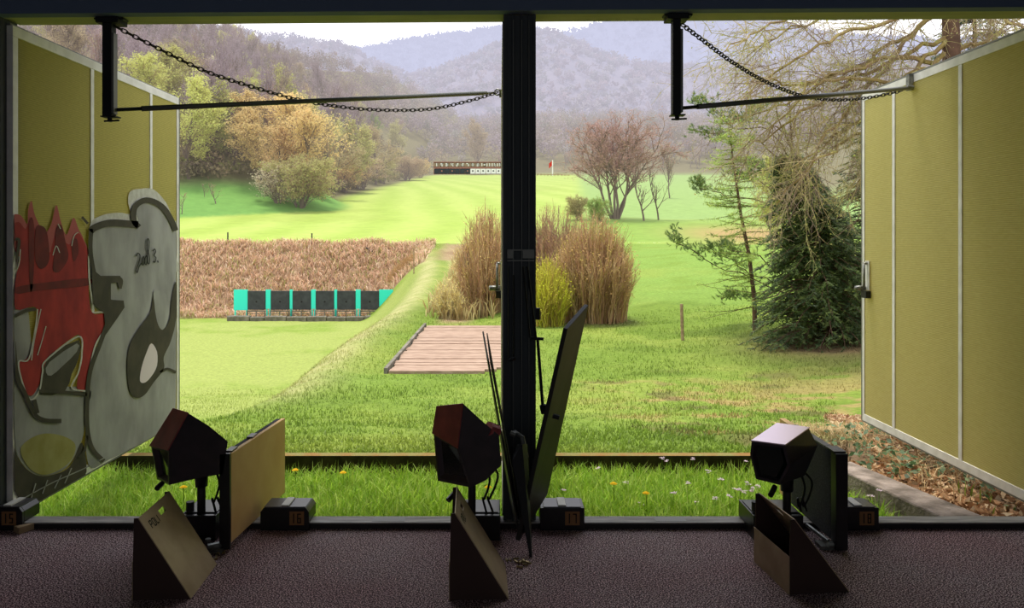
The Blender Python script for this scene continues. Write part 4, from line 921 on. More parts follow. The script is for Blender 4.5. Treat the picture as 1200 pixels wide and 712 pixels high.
def pink(px, py, Y):
    p = P(px, py, Y); g = -.2
    t = empty('meadow_flower', (p.x, p.y, g), 0, 'small pinkish white meadow flower in the grass strip right of the centre post', 'flower', 'pinkish meadow flowers in the grass strip')
    b = MB(); b.tube([(0, 0, 0), (0, 0, p.z-g)], .002, 4); b.build('stem', M['stem'], t)
    b = MB()
    for j in range(4):
        cx, cy, cz = rng.uniform(-.012, .012), rng.uniform(-.012, .012), p.z-g+rng.uniform(-.008, .008)
        for i in range(4):
            a = math.pi/2*i+j; b.add([(cx, cy, cz), (cx+.010*math.cos(a-.5), cy+.010*math.sin(a-.5), cz+.003), (cx+.013*math.cos(a), cy+.013*math.sin(a), cz+.004), (cx+.010*math.cos(a+.5), cy+.010*math.sin(a+.5), cz+.003)], [(0, 1, 2, 3)])
    b.build('bloom', M['petal'], t, fixn=False)
for px, py in [(867, 574), (878, 567), (882, 572), (872, 577), (862, 573), (855, 581), (838, 584), (816, 589), (789, 577), (751, 591), (734, 565), (782, 540), (776, 537), (812, 538), (873, 541), (880, 576), (806, 566), (700, 548), (888, 570), (1012, 560), (1020, 580), (1006, 590), (1030, 574), (1016, 596), (660, 575), (830, 553), (845, 561)]:
    pink(px, py, 5.2 if py < 550 else (4.9 if py < 566 else 4.6))

# ------------------------------------------------------------------ plank platform, teal targets, posts
t = empty('plank_platform', (-.9, 15, -1.1), 0, 'weathered wooden plank platform set in the grass beside the ridge', 'platform')
b = MB()
rr = random.Random(5)
for k in range(30):
    y0 = 14.9+k*.265; z0 = H0-2.575; b.box((-2.15+rr.uniform(-.03, .03)+(.0), y0, z0-.05), (min(-.3+.22*k, .5)+rr.uniform(-.03, .03), y0+rr.uniform(.25, .262), z0+rr.uniform(0, .02)))
adopt(b.build('plank', M['plank']), t)
b = MB(); b.box((-2.24, 14.9, H0-2.66), (-2.17, 22.9, H0-2.50)); adopt(b.build('edge_board', M['stone']), t)

YT = 50.0
tx = lambda px: (px-585)*YT/F
tz = lambda py: H0-(py-280)*YT/F
xs_d = [(291.5, 312), (318.5, 340), (344, 365), (371, 392), (396, 417), (423.5, 444.5)]
for i, (a, c_) in enumerate(xs_d):
    lab_ = ['leftmost black target of the teal row on the range', 'second black target from the left in the teal row', 'third black target from the left in the teal row', 'fourth black target from the left in the teal row', 'fifth black target from the left in the teal row', 'rightmost black target of the teal row beside the ridge'][i]
    t = empty('range_target', (tx((a+c_)/2), YT, gz(-10, YT)), 0, lab_, 'target', 'black targets in the teal row')
    b = MB(); b.box((tx(a), YT-.22, tz(362.5)), (tx(c_), YT-.04, tz(340.5))); adopt(b.build('rubber_face', M['trub'], bevel=.02), t)
    b = MB(); m_ = (a+c_)/2; q = [(tx(m_)+.06*math.cos(k*math.pi/6), YT-.23, tz(353)+.06*math.sin(k*math.pi/6)) for k in range(12)]; b.add(q, [tuple(range(12))]); adopt(b.build('aiming_mark', M['digit'], fixn=False), t)
    b = MB()
    for u in (a, (a+c_)/2, c_): b.box((tx(u)-.03, YT-.30, gz(-10, YT)-.1), (tx(u)+.03, YT-.24, tz(363)))
    b.box((tx(a), YT-.31, tz(364)-.03), (tx(c_), YT-.25, tz(363)+.0)); b.box((tx(a), YT-.31, tz(367)), (tx(c_), YT-.25, tz(366.4)))
    adopt(b.build('support_frame', M['stone']), t)
edges = [275] + [v for p in xs_d for v in p] + [461]
for i in range(0, len(edges), 2):
    a, c_ = edges[i], edges[i+1]
    b = MB(); b.box((tx(a)+(.02 if i else 0), YT-.18, tz(363 if i in (0, 12) else 361.5)), (tx(c_)-(.02 if i < 12 else 0), YT-.06, tz(339)))
    for u in (a+1.5, c_-1.5): b.box((tx(u)-.04, YT-.16, gz(-10, YT)-.1), (tx(u)+.04, YT-.08, tz(362)))
    o = b.build('teal_board', M['teal']); recenter(o, (tx((a+c_)/2), YT, gz(-10, YT)))
    tag(o, {0: 'wide teal board at the left end of the target row', 12: 'wide teal board at the right end of the target row, cut by the ridge'}.get(i, 'narrow teal board between black targets %s of the teal row' % ['', 'one and two', 'two and three', 'three and four', 'four and five', 'five and six', ''][i//2]), 'board', 'teal boards of the target row')
rr = random.Random(2); x = tx(272); k = 0
b_ = None
xe = tx(452)
while x < xe:
    L_ = rr.uniform(.9, 1.5); b = MB(); zg = gz(-10, 49.3); b.box((x, 49.0, zg-.1), (min(x+L_-.04, xe), 49.5, zg+.30+rr.uniform(-.04, .04)))
    o = b.build('stone_block', M['stone'], bevel=.05); recenter(o, (x, 49.25, zg)); tag(o, 'grey stone block in the low kerb before the teal target row', 'stone', 'stone blocks before the teal targets'); x += L_

def post(px, y0, y1, Y, r_, label, m, lean=0, nm='fence_post'):
    X = (px-585)*Y/F; g = gz(X, Y); top = H0-(y0-280)*Y/F
    b = MB(); b.tube([(X, Y, g-.05), (X+lean*.5, Y, (g+top)/2), (X+lean, Y, top)], r_, 6); o = b.build(nm, m); recenter(o, (X, Y, g)); tag(o, label, 'post'); return o
post(267, 272, 288, 61, .06, 'thin dark fence post on the bank, nearer the graffiti shutter', M['brd'])
post(365.5, 273, 290, 61, .06, 'thin dark fence post on the bank, the one farther right', M['brd'])
post(438, 290, 301, 59, .07, 'dark leaning stake at the right end of the dry bank', M['brd'], -.6)
post(485, 291, 306, 48, .04, 'small pale stake beside the path on the ridge', M['wood'])
post(800, 356, 397, 19.5, .04, 'weathered wooden stake standing in the lawn left of the young pine', M['wood'], -.03, 'wooden_stake')
post(390, 396, 425, 17.2, .012, 'short rusty peg on the ridge edge', M['brd'], nm='peg') if False else None

M['nb'] = mat('number_board_paint', (150, 132, 112), .8)
# far shooting gallery
YG = 300.0
gx = lambda px: (px-585)*YG/F
gzz = lambda py: H0-(py-280)*YG/F
for i in range(13):
    cx = 511.7+i*6.05
    t = empty('far_target', (gx(cx), YG, gzz(203)), 0, 'far %s target under number %d at the end of the range' % ('black' if i < 7 else 'white', i+1), 'target', 'numbered targets at the end of the range')
    b = MB(); b.box((gx(cx-2.8), YG, gzz(203.5)), (gx(cx+2.8), YG+.2, gzz(197.6))); adopt(b.build('target_face', M['tgd'] if i < 7 else M['tgw']), t)
    b = MB(); q = [(gx(cx)+.33*math.cos(k*math.pi/4), YG-.05, gzz(200.2)+.33*math.sin(k*math.pi/4)) for k in range(8)]; b.add(q, [tuple(range(8))]); adopt(b.build('bullseye', M['maroon'] if i in (1, 3, 6) else M['trub'], fixn=False), t)
    b = MB(); b.box((gx(cx-2.9), YG+.1, gzz(195.2)), (gx(cx+2.9), YG+.3, gzz(190.8))); adopt(b.build('number_board', M['nb']), t)
    b = MB(); s_ = str(i+1); w_ = .62 if len(s_) > 1 else .95; x_ = gx(cx)-(.8 if len(s_) > 1 else .48); digits(b, s_, x_, gzz(194.7), YG-.02, gzz(191.2)-gzz(194.7), w_, .3); adopt(b.build('number', M['tgw'], fixn=False), t)
b = MB(); b.box((gx(508), YG+.35, gzz(204)), (gx(620), YG+.8, gzz(189.6))); b.box((gx(508), YG-.1, gzz(190.2)), (gx(620), YG+.8, gzz(189.4))); b.box((gx(508), YG+.1, gzz(197.3)), (gx(620), YG+.34, gzz(195.7)))
o = b.build('target_gallery', M['maroon']); tag(o, 'long reddish gallery wall behind the far numbered targets', 'gallery'); recenter(o, (0, YG, gzz(204)))
t = empty('flag', P(647.5, 206, 296), 0, 'red flag on a white pole at the end of the range', 'flag')
b = MB(); b.tube([P(647.5, 206.5, 296), P(647.5, 187.5, 296)], .22, 6); adopt(b.build('flagpole', M['tgw']), t)
b = MB(); q0 = [P(647, 188, 296), P(645, 190, 296.4), P(643.4, 191.5, 296)]; q1 = [p-Vector((0, 0, 1.9)) for p in q0]; b.add(q0+q1, [(0, 1, 4, 3), (1, 2, 5, 4)]); adopt(b.build('cloth', M['red'], fixn=False), t)
b = MB()
for k, px in enumerate(range(630, 670, 4)): b.tube([P(px, 205.5+.12*k, 290), P(px, 203.3+.12*k, 290)], .12, 5)
b.tube([P(629, 204, 290), P(668, 205, 290)], .12, 5); o = b.build('far_fence', M['wood']); tag(o, 'low pale rail fence near the red flag', 'fence'); recenter(o, P(648, 205, 290))

# ------------------------------------------------------------------ trees
def grow(seed, H, spread=.5, levels=4, nch=(7, 5, 5, 4), tf=.25, tw=.05, r0=.22, upw=.25, stems=1, leaf=0, leafs=.12, droop=0, asc=.9, lenf=(.55, .5, .5, .45), wob=.18):
    rg = random.Random(seed); tb = MB(); cv = []; cf = []; lp = []
    def rv(): return Vector((rg.gauss(0, 1), rg.gauss(0, 1), rg.gauss(0, 1))).normalized()
    def branch(p, d, L_, r_, lev):
        n = 5 if lev < 2 else 3
        pts = [p.copy()]; dd = d.copy()
        for i in range(n):
            dd = (dd+rv()*wob+Vector((0, 0, (upw if lev else .1)-droop*lev*.3))*.35).normalized(); pts.append(pts[-1]+dd*L_/n)
        if lev <= 1:
            tb.tube(pts, [r_*(1-.75*i/n) for i in range(n+1)], 6 if lev == 0 else 4, caps=False)
        else:
            w_ = max(r_, tw*.5)
            s_ = dd.cross(rv()).normalized()*w_
            b0 = len(cv)
            for i, q in enumerate(pts): k_ = 1-.8*i/n; cv.append(q+s_*k_); cv.append(q-s_*k_)
            for i in range(n): cf.append((b0+2*i, b0+2*i+1, b0+2*i+3, b0+2*i+2))
        if lev >= levels-1:
            for _ in range(leaf):
                lp.append(pts[rg.randint(1, n)]+rv()*leafs*2.0)
            return
        for k in range(nch[lev]):
            t_ = tf+(1-tf)*(k+rg.random())/nch[lev] if lev == 0 else .2+.8*rg.random()
            fi = min(t_*n, n-.001); i = int(fi); q = pts[i].lerp(pts[i+1], fi-i)
            ax = pts[i+1]-pts[i]; ax.normalize(); sd = ax.cross(rv()).normalized()
            a = spread*(.7+.6*rg.random())*1.2
            nd = (ax*math.cos(a)+sd*math.sin(a)).normalized()
            sh = (1-.55*t_) if lev == 0 else 1
            branch(q, nd, L_*lenf[lev]*sh*(.7+.6*rg.random()), r_*(.5 if lev == 0 else .55), lev+1)
    for s_ in range(stems):
        a = 2*math.pi*s_/max(stems, 1)+rg.random(); off = .25*(stems > 1)
        d = Vector((math.cos(a)*off, math.sin(a)*off, 1)).normalized()
        branch(Vector((math.cos(a)*off*.8, math.sin(a)*off*.8, -.2)), d, H*asc*(.85+.15*rg.random()), r0, 0)
    return tb, cv, cf, lp
def tree_meshes(nm, seed, **k):
    leafs = k.get('leafs', .12)
    tb, cv, cf, lp = grow(seed, **k)
    tm = tb.mesh(nm+'_trunk')
    r = random.Random(seed+1)
    vs = [tuple(v) for v in cv]; fs = list(cf); mi = [0]*len(fs)
    for p in lp:
        u = Vector((r.gauss(0, 1), r.gauss(0, 1), r.gauss(0, 1))).normalized()*leafs; w_ = u.orthogonal().normalized()*leafs*.8
        b0 = len(vs); vs += [tuple(p-u), tuple(p+u), tuple(p+w_)]; fs.append((b0, b0+1, b0+2)); mi.append(1)
    cm = bpy.data.meshes.new(nm+'_crown'); cm.from_pydata(vs, [], fs); cm.update(); cm.polygons.foreach_set('material_index', mi)
    M0 = M['bark']; tm.materials.append(M0); cm.materials.append(M0); cm.materials.append(M0)
    return tm, cm
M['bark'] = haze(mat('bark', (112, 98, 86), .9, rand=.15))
def dim(c, k):
    l = [x*k for x in lin(c)[:3]]
    return tuple(255*(x*12.92 if x <= .0031308 else 1.055*x**(1/2.4)-.055) for x in l)
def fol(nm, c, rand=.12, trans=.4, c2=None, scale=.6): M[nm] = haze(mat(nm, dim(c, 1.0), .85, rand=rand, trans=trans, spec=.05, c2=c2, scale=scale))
fol('twig_lilac', (150, 132, 136), .08, .1); fol('twig_grey', (138, 122, 112), .1, .1); fol('twig_red', (156, 130, 118), .06, .1); fol('twig_brown', (164, 138, 110), .1, .1); fol('twig_olive', (170, 156, 104), .1, .1)
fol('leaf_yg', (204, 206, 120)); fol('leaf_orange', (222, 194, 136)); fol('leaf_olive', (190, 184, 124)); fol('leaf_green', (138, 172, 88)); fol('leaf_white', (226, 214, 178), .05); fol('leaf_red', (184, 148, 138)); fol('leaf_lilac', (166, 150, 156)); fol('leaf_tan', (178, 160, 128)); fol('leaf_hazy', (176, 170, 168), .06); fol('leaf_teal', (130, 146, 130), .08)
PR = {}
PR['bare'] = [tree_meshes('bare%d' % i, 20+i, H=14, spread=.42, nch=(13, 8, 7, 4), levels=4, tw=.075, r0=.2, leaf=2, leafs=.12, asc=.85, upw=.4) for i in range(3)]
PR['leafy'] = [tree_meshes('leafy%d' % i, 40+i, H=11, spread=.62, nch=(15, 8, 7, 3), levels=4, tw=.06, r0=.17, leaf=7, leafs=.13, tf=.14, asc=.78, lenf=(.5, .5, .5, .45), upw=.4) for i in range(3)]
PR['bush'] = [tree_meshes('bush%d' % i, 60+i, H=5, spread=.6, nch=(9, 6, 5, 4), levels=4, tw=.045, r0=.05, leaf=5, leafs=.085, stems=8, tf=.03, asc=.8) for i in range(2)]
PR['alder'] = [tree_meshes('alder', 81, H=12, spread=.55, nch=(12, 7, 6, 4), levels=4, tw=.05, r0=.14, leaf=3, leafs=.085, stems=6, tf=.28, asc=.84, upw=.15, lenf=(.5, .5, .5, .45))]
PR['low'] = [tree_meshes('low%d' % i, 90+i, H=13, spread=.5, nch=(9, 6, 4), levels=3, tw=.14, r0=.2, leaf=4, leafs=.32, asc=.8) for i in range(3)]
PR['small'] = [tree_meshes('small', 96, H=4, spread=.6, nch=(8, 6, 5), levels=3, tw=.04, r0=.08, leaf=2, leafs=.06)]
trng = random.Random(77)
def tree(kind, X, Y, Hs, tw, lf, name, label, group, sx=1.0, base=None):
    pr = trng.choice(PR[kind]); H = {'bare': 14, 'leafy': 10.5, 'bush': 5, 'alder': 12, 'low': 13.5, 'small': 4}[kind]
    g = gz(X, Y) if base is None else base
    t = empty(name, (X, Y, g-.1), trng.uniform(0, 6.28), label, 'bush' if kind == 'bush' else 'tree', group); t.scale = (Hs/H*sx, Hs/H*sx, Hs/H)
    for nm, me, mm in (('trunk', pr[0], ['bark']), ('crown', pr[1], [tw, lf])):
        o = bpy.data.objects.new(nm, me); col.objects.link(o); o.parent = t
        for i, m_ in enumerate(mm): o.material_slots[i].link = 'OBJECT'; o.material_slots[i].material = M[m_]
    return t
def tpx(kind, px, Y, top, tw, lf, name, label, group=None, sx=1.0):
    X = (px-585)*Y/F; g = gz(X, Y); return tree(kind, X, Y, max(H0-(top-280)*Y/F-g, 2), tw, lf, name, label, group, sx)
# named trees, left hill
tpx('leafy', 222, 105, 78, 'twig_olive', 'leaf_yg', 'spring_tree', 'tall yellow-green tree just right of the graffiti shutter edge', sx=1.1)
tpx('leafy', 198, 125, 45, 'twig_olive', 'leaf_yg', 'spring_tree', 'tall yellow-green tree rising behind the graffiti shutter top', sx=1.2)
tpx('leafy', 170, 110, 52, 'twig_olive', 'leaf_yg', 'spring_tree', 'yellow-green tree right beside the left hanging bracket', sx=1.1)
tpx('leafy', 246, 150, 58, 'twig_grey', 'leaf_white', 'blossom_tree', 'white blossoming tree among bare trees near the skyline', sx=.9)
tpx('leafy', 285, 112, 98, 'twig_brown', 'leaf_orange', 'spring_tree', 'orange-tinged tree left of the big olive tree on the slope', sx=1.1)
tpx('leafy', 312, 150, 72, 'twig_olive', 'leaf_yg', 'spring_tree', 'yellow-green tree high on the wooded slope under the chain')
tpx('leafy', 262, 120, 120, 'twig_olive', 'leaf_olive', 'spring_tree', 'olive tree standing over the small orchard trees')
tpx('leafy', 355, 104, 122, 'twig_brown', 'leaf_orange', 'spring_tree', 'broad orange-olive tree standing over the meadow edge', sx=1.25)
tpx('leafy', 328, 104, 140, 'twig_brown', 'leaf_orange', 'spring_tree', 'leaning brown-stemmed tree left of the broad orange-olive one')
tpx('bush', 352, 98, 178, 'twig_brown', 'leaf_olive', 'blossom_bush', 'dark-based bush with pale blossom at the meadow corner', sx=1.3)
tpx('bush', 326, 99, 188, 'twig_grey', 'leaf_white', 'blossom_bush', 'pale blossoming bush left of the dark-based one', sx=1.2)
tpx('bush', 372, 108, 190, 'twig_brown', 'leaf_orange', 'meadow_bush', 'brownish bush closest to the striped meadow')
tpx('bush', 402, 150, 180, 'twig_brown', 'leaf_orange', 'meadow_bush', 'rounded orange-brown bush at the meadow edge', sx=1.5)
tpx('bush', 424, 165, 178, 'twig_brown', 'leaf_tan', 'meadow_bush', 'rounded tan bush right of the orange-brown one', sx=1.5)
tpx('bush', 448, 200, 182, 'twig_olive', 'leaf_olive', 'meadow_bush', 'low olive bush before the gap of bright grass', sx=1.3)
tpx('bush', 476, 230, 180, 'twig_brown', 'leaf_tan', 'meadow_bush', 'brown bush left of the far numbered targets', sx=1.6)
tpx('bush', 493, 260, 184, 'twig_brown', 'leaf_orange', 'meadow_bush', 'last brown bush beside the far numbered targets', sx=1.2)
tpx('leafy', 470, 290, 136, 'twig_olive', 'leaf_olive', 'spring_tree', 'olive tree behind the brown bushes near the far targets')
tpx('leafy', 430, 250, 128, 'twig_olive', 'leaf_green', 'spring_tree', 'fresh green tree in the middle of the woods under the rod')
tpx('leafy', 562, 330, 137, 'twig_grey', 'leaf_tan', 'spring_tree', 'round tan tree behind the white far targets', sx=1.1)
tpx('small', 253, 95, 212, 'twig_brown', 'leaf_tan', 'orchard_tree', 'small bare orchard tree on the green bank', sx=1.3)
tpx('small', 213, 88, 222, 'twig_brown', 'leaf_tan', 'orchard_tree', 'small bare orchard tree beside the graffiti shutter edge', sx=1.2)
tpx('small', 240, 98, 214, 'twig_brown', 'leaf_tan', 'orchard_tree', 'thin bare orchard tree left of the rounder one')
for px, Y, top, tw_, lf_, l_ in [(236, 112, 84, 'twig_olive', 'leaf_yg', 'yellow-green tree right of the tallest one by the graffiti shutter'), (262, 126, 92, 'twig_olive', 'leaf_yg', 'yellow-green tree below the white blossoming tree'),
        (303, 108, 118, 'twig_brown', 'leaf_orange', 'orange-tinged tree on the green bank between two darker stems'), (336, 112, 104, 'twig_brown', 'leaf_orange', 'tall orange-tinged tree rising behind the meadow corner'), (384, 122, 128, 'twig_brown', 'leaf_tan', 'tan tree right of the broad orange-olive one'),
        (405, 150, 136, 'twig_brown', 'leaf_olive', 'olive tree rising behind the rounded orange-brown bush'), (296, 135, 84, 'twig_olive', 'leaf_yg', 'yellow-green tree high behind the orange-tinged ones'), (440, 190, 140, 'twig_olive', 'leaf_tan', 'tan tree rising behind the low olive bush'),
        (366, 130, 104, 'twig_olive', 'leaf_olive', 'olive tree high behind the broad orange-olive one'), (214, 140, 60, 'twig_grey', 'leaf_tan', 'tall tan tree behind the tallest yellow-green one')]:
    tpx('leafy', px, Y, top, tw_, lf_, 'spring_tree', l_, sx=1.35)
# big alder and neighbours on the right
tpx('alder', 721, 86, 128, 'twig_red', 'leaf_red', 'alder_tree', 'large many-stemmed reddish bare tree in the meadow right of the post', sx=1.25)
tpx('small', 755, 84, 196, 'twig_grey', 'leaf_tan', 'young_tree', 'small grey bare tree right of the large reddish one', sx=1.1)
tpx('small', 772, 86, 190, 'twig_grey', 'leaf_tan', 'young_tree', 'second small grey bare tree beyond the reddish one', sx=.8)
tpx('bare', 785, 130, 168, 'twig_grey', 'leaf_tan', 'young_tree', 'slender bare tree standing in the pale far meadow', sx=.8)
tpx('bush', 703, 80, 228, 'twig_olive', 'leaf_green', 'meadow_bush', 'low green bush at the foot of the large reddish tree')
tpx('bush', 678, 84, 226, 'twig_olive', 'leaf_olive', 'meadow_bush', 'low olive bush left of the large reddish tree')
# upper slope fill
lib = [('bare', 'twig_lilac', 'leaf_lilac'), ('bare', 'twig_grey', 'leaf_lilac'), ('bare', 'twig_grey', 'leaf_tan'), ('leafy', 'twig_olive', 'leaf_olive'), ('bare', 'twig_lilac', 'leaf_lilac'), ('leafy', 'twig_grey', 'leaf_tan'), ('bare', 'twig_red', 'leaf_lilac')]
cnt = 0; tries = 0; placed = []
while cnt < 230 and tries < 9000:
    tries += 1
    Y = trng.uniform(108, 330); px = trng.uniform(60, 520); X = (px-585)*Y/F
    if X > -33-(6 if Y > 200 else 0): continue
    if any((X-a)**2+(Y-b_)**2 < 22 for a, b_ in placed): continue
    placed.append((X, Y)); k, tw_, lf_ = trng.choice(lib[:3]+lib if Y > 150 else lib)
    if k == 'leafy' and trng.random() < .3: lf_ = 'leaf_yg'
    tree(k, X, Y, trng.uniform(11, 16), tw_, lf_, 'woodland_tree', ('bare lilac-grey tree in the wood on the left hillside' if k == 'bare' else 'budding olive tree in the wood on the left hillside'), ('bare' if k == 'bare' else 'budding')+' trees on the left hillside', trng.uniform(.8, 1.1)); cnt += 1
# skyline trees upper left
for px, Y, top in [(262, 200, 36), (275, 210, 34), (293, 200, 40), (240, 190, 40), (310, 230, 55), (338, 250, 60), (385, 270, 62)]:
    tpx('bare', px, Y, top, 'twig_lilac', 'leaf_lilac', 'woodland_tree', 'tall bare tree standing up on the left skyline', 'tall bare trees on the left skyline', .8)
# wood behind the targets: nearest ones one by one, the rest as cover
cnt = 0
bk = []
for i in range(60):
    px = trng.uniform(500, 1000); Y = trng.uniform(322, 350)*(1 if px < 640 else trng.choice([1, 1.05])); X = (px-585)*Y/F
    tree('low', X, Y, trng.uniform(9, 14), trng.choice(['twig_grey', 'twig_lilac']), trng.choice(['leaf_hazy', 'leaf_tan', 'leaf_lilac']), 'woodland_tree', 'hazy bare tree in the wood behind the end of the range', 'hazy trees behind the end of the range', 1.2)
# right meadow edge woods
def merged_wood(name, label, n, fx, matk, seed):
    rg = np.random.RandomState(seed); pool = []
    for tm, cm in PR['low']:
        v = np.empty(len(cm.vertices)*3); cm.vertices.foreach_get('co', v); v = v.reshape(-1, 3); fs = [tuple(p.vertices) for p in cm.polygons]
        pool.append((v, fs))
    V = []; Fs = []; b0 = 0
    for i in range(n):
        X, Y = fx(rg); v, fs = pool[rg.randint(len(pool))]
        a = rg.rand()*6.28; s_ = (.8+.5*rg.rand()); R_ = np.array([[math.cos(a), -math.sin(a), 0], [math.sin(a), math.cos(a), 0], [0, 0, 1]])
        vv = (v*s_)@R_.T+np.array([X, Y, gz(X, Y)-.3]); V.append(vv); Fs += [tuple(q+b0 for q in f) for f in fs]; b0 += len(vv)
    V = np.concatenate(V); me = bpy.data.meshes.new(name); me.from_pydata(V.tolist(), [], Fs); me.update(); me.materials.append(matk)
    o = link(name, me); tag(o, label, 'wood', kind='stuff'); return o
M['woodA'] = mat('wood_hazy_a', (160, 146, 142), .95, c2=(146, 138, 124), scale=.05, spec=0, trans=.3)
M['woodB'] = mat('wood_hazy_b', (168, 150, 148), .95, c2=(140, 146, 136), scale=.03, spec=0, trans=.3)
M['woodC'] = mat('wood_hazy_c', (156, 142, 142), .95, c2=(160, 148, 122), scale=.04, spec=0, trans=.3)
def canopy(name, label, n, fx, cols, seed, rad, ht, k, ls, zf=None):
    """soft crowns made of many small leaf cards round countless far trees, with their stems"""
    rg = np.random.RandomState(seed); XY = np.array([fx(rg) for _ in range(n)]); g = np.array([gz(x, y) if zf is None else zf(x, y) for x, y in XY])
    C = np.array([lin(c)[:3] for c in cols]); ci = rg.randint(0, len(cols), n); R_ = rad*(.7+.6*rg.rand(n)); Hh = ht*(.75+.5*rg.rand(n))
    d = rg.normal(size=(n, k, 3)); d /= np.linalg.norm(d, axis=2)[..., None]; d *= (rg.rand(n, k, 1)**.4)
    pts = np.stack([XY[:, None, 0]+d[..., 0]*R_[:, None], XY[:, None, 1]+d[..., 1]*R_[:, None], g[:, None]+Hh[:, None]*(.62+.40*d[..., 2])], -1).reshape(-1, 3)
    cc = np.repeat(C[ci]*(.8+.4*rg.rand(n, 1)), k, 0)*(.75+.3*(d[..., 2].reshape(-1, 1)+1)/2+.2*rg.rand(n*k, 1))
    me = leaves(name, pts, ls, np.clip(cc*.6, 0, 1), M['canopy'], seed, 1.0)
    o = link(name, me); tag(o, label, 'wood', kind='stuff')
    return o
HZ = [(196, 180, 180), (184, 172, 170), (204, 188, 180), (180, 180, 168), (200, 184, 192), (188, 176, 156)]  # wood colours paled to carry haze
def fA(rg): Y = 352+300*rg.rand()**.9; return ((rg.uniform(440, 1250)-585)*Y/F, Y)
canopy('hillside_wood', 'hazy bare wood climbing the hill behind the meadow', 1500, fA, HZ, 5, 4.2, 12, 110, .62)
def fB(rg): Y = 215+330*rg.rand(); px = rg.uniform(-150, 470); return (min((px-585)*Y/F, -46-rg.rand()*10), Y)
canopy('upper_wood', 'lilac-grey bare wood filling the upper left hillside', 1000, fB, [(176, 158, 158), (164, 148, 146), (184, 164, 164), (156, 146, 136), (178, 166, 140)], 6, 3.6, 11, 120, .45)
def fU(rg):
    while True:
        Y = 100+190*rg.rand()**1.4; X = (rg.uniform(150, 515)-585)*Y/F; d = (-X+(-36+14*(Y-85)/12))/1.54
        if X < -29 and (Y > 125 or d > 17): return (X, Y)
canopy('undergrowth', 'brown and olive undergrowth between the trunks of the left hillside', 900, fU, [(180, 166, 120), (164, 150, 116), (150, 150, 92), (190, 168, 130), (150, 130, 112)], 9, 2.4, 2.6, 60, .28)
MH = bpy.data.objects['middle_hill']; DH = bpy.data.objects['distant_hill']
bpy.context.view_layer.update()
def hz(o):
    def f(x, y):
        h, p, n_, i_ = o.ray_cast(Vector((x, y, 3000)), Vector((0, 0, -1)))
        return p.z-3 if h else -50
    return f
def fC(rg): Y = 705+590*rg.rand(); return ((rg.uniform(-150, 1350)-585)*Y/F, Y)
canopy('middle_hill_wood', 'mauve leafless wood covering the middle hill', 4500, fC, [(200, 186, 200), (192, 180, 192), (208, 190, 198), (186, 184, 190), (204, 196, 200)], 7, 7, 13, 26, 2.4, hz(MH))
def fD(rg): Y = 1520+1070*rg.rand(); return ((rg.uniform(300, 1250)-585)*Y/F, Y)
canopy('distant_hill_wood', 'wood covering the farthest hill, tinted pale blue for haze', 3500, fD, [(202, 204, 228), (206, 206, 230), (198, 202, 226)], 8, 14, 18, 16, 5, hz(DH))

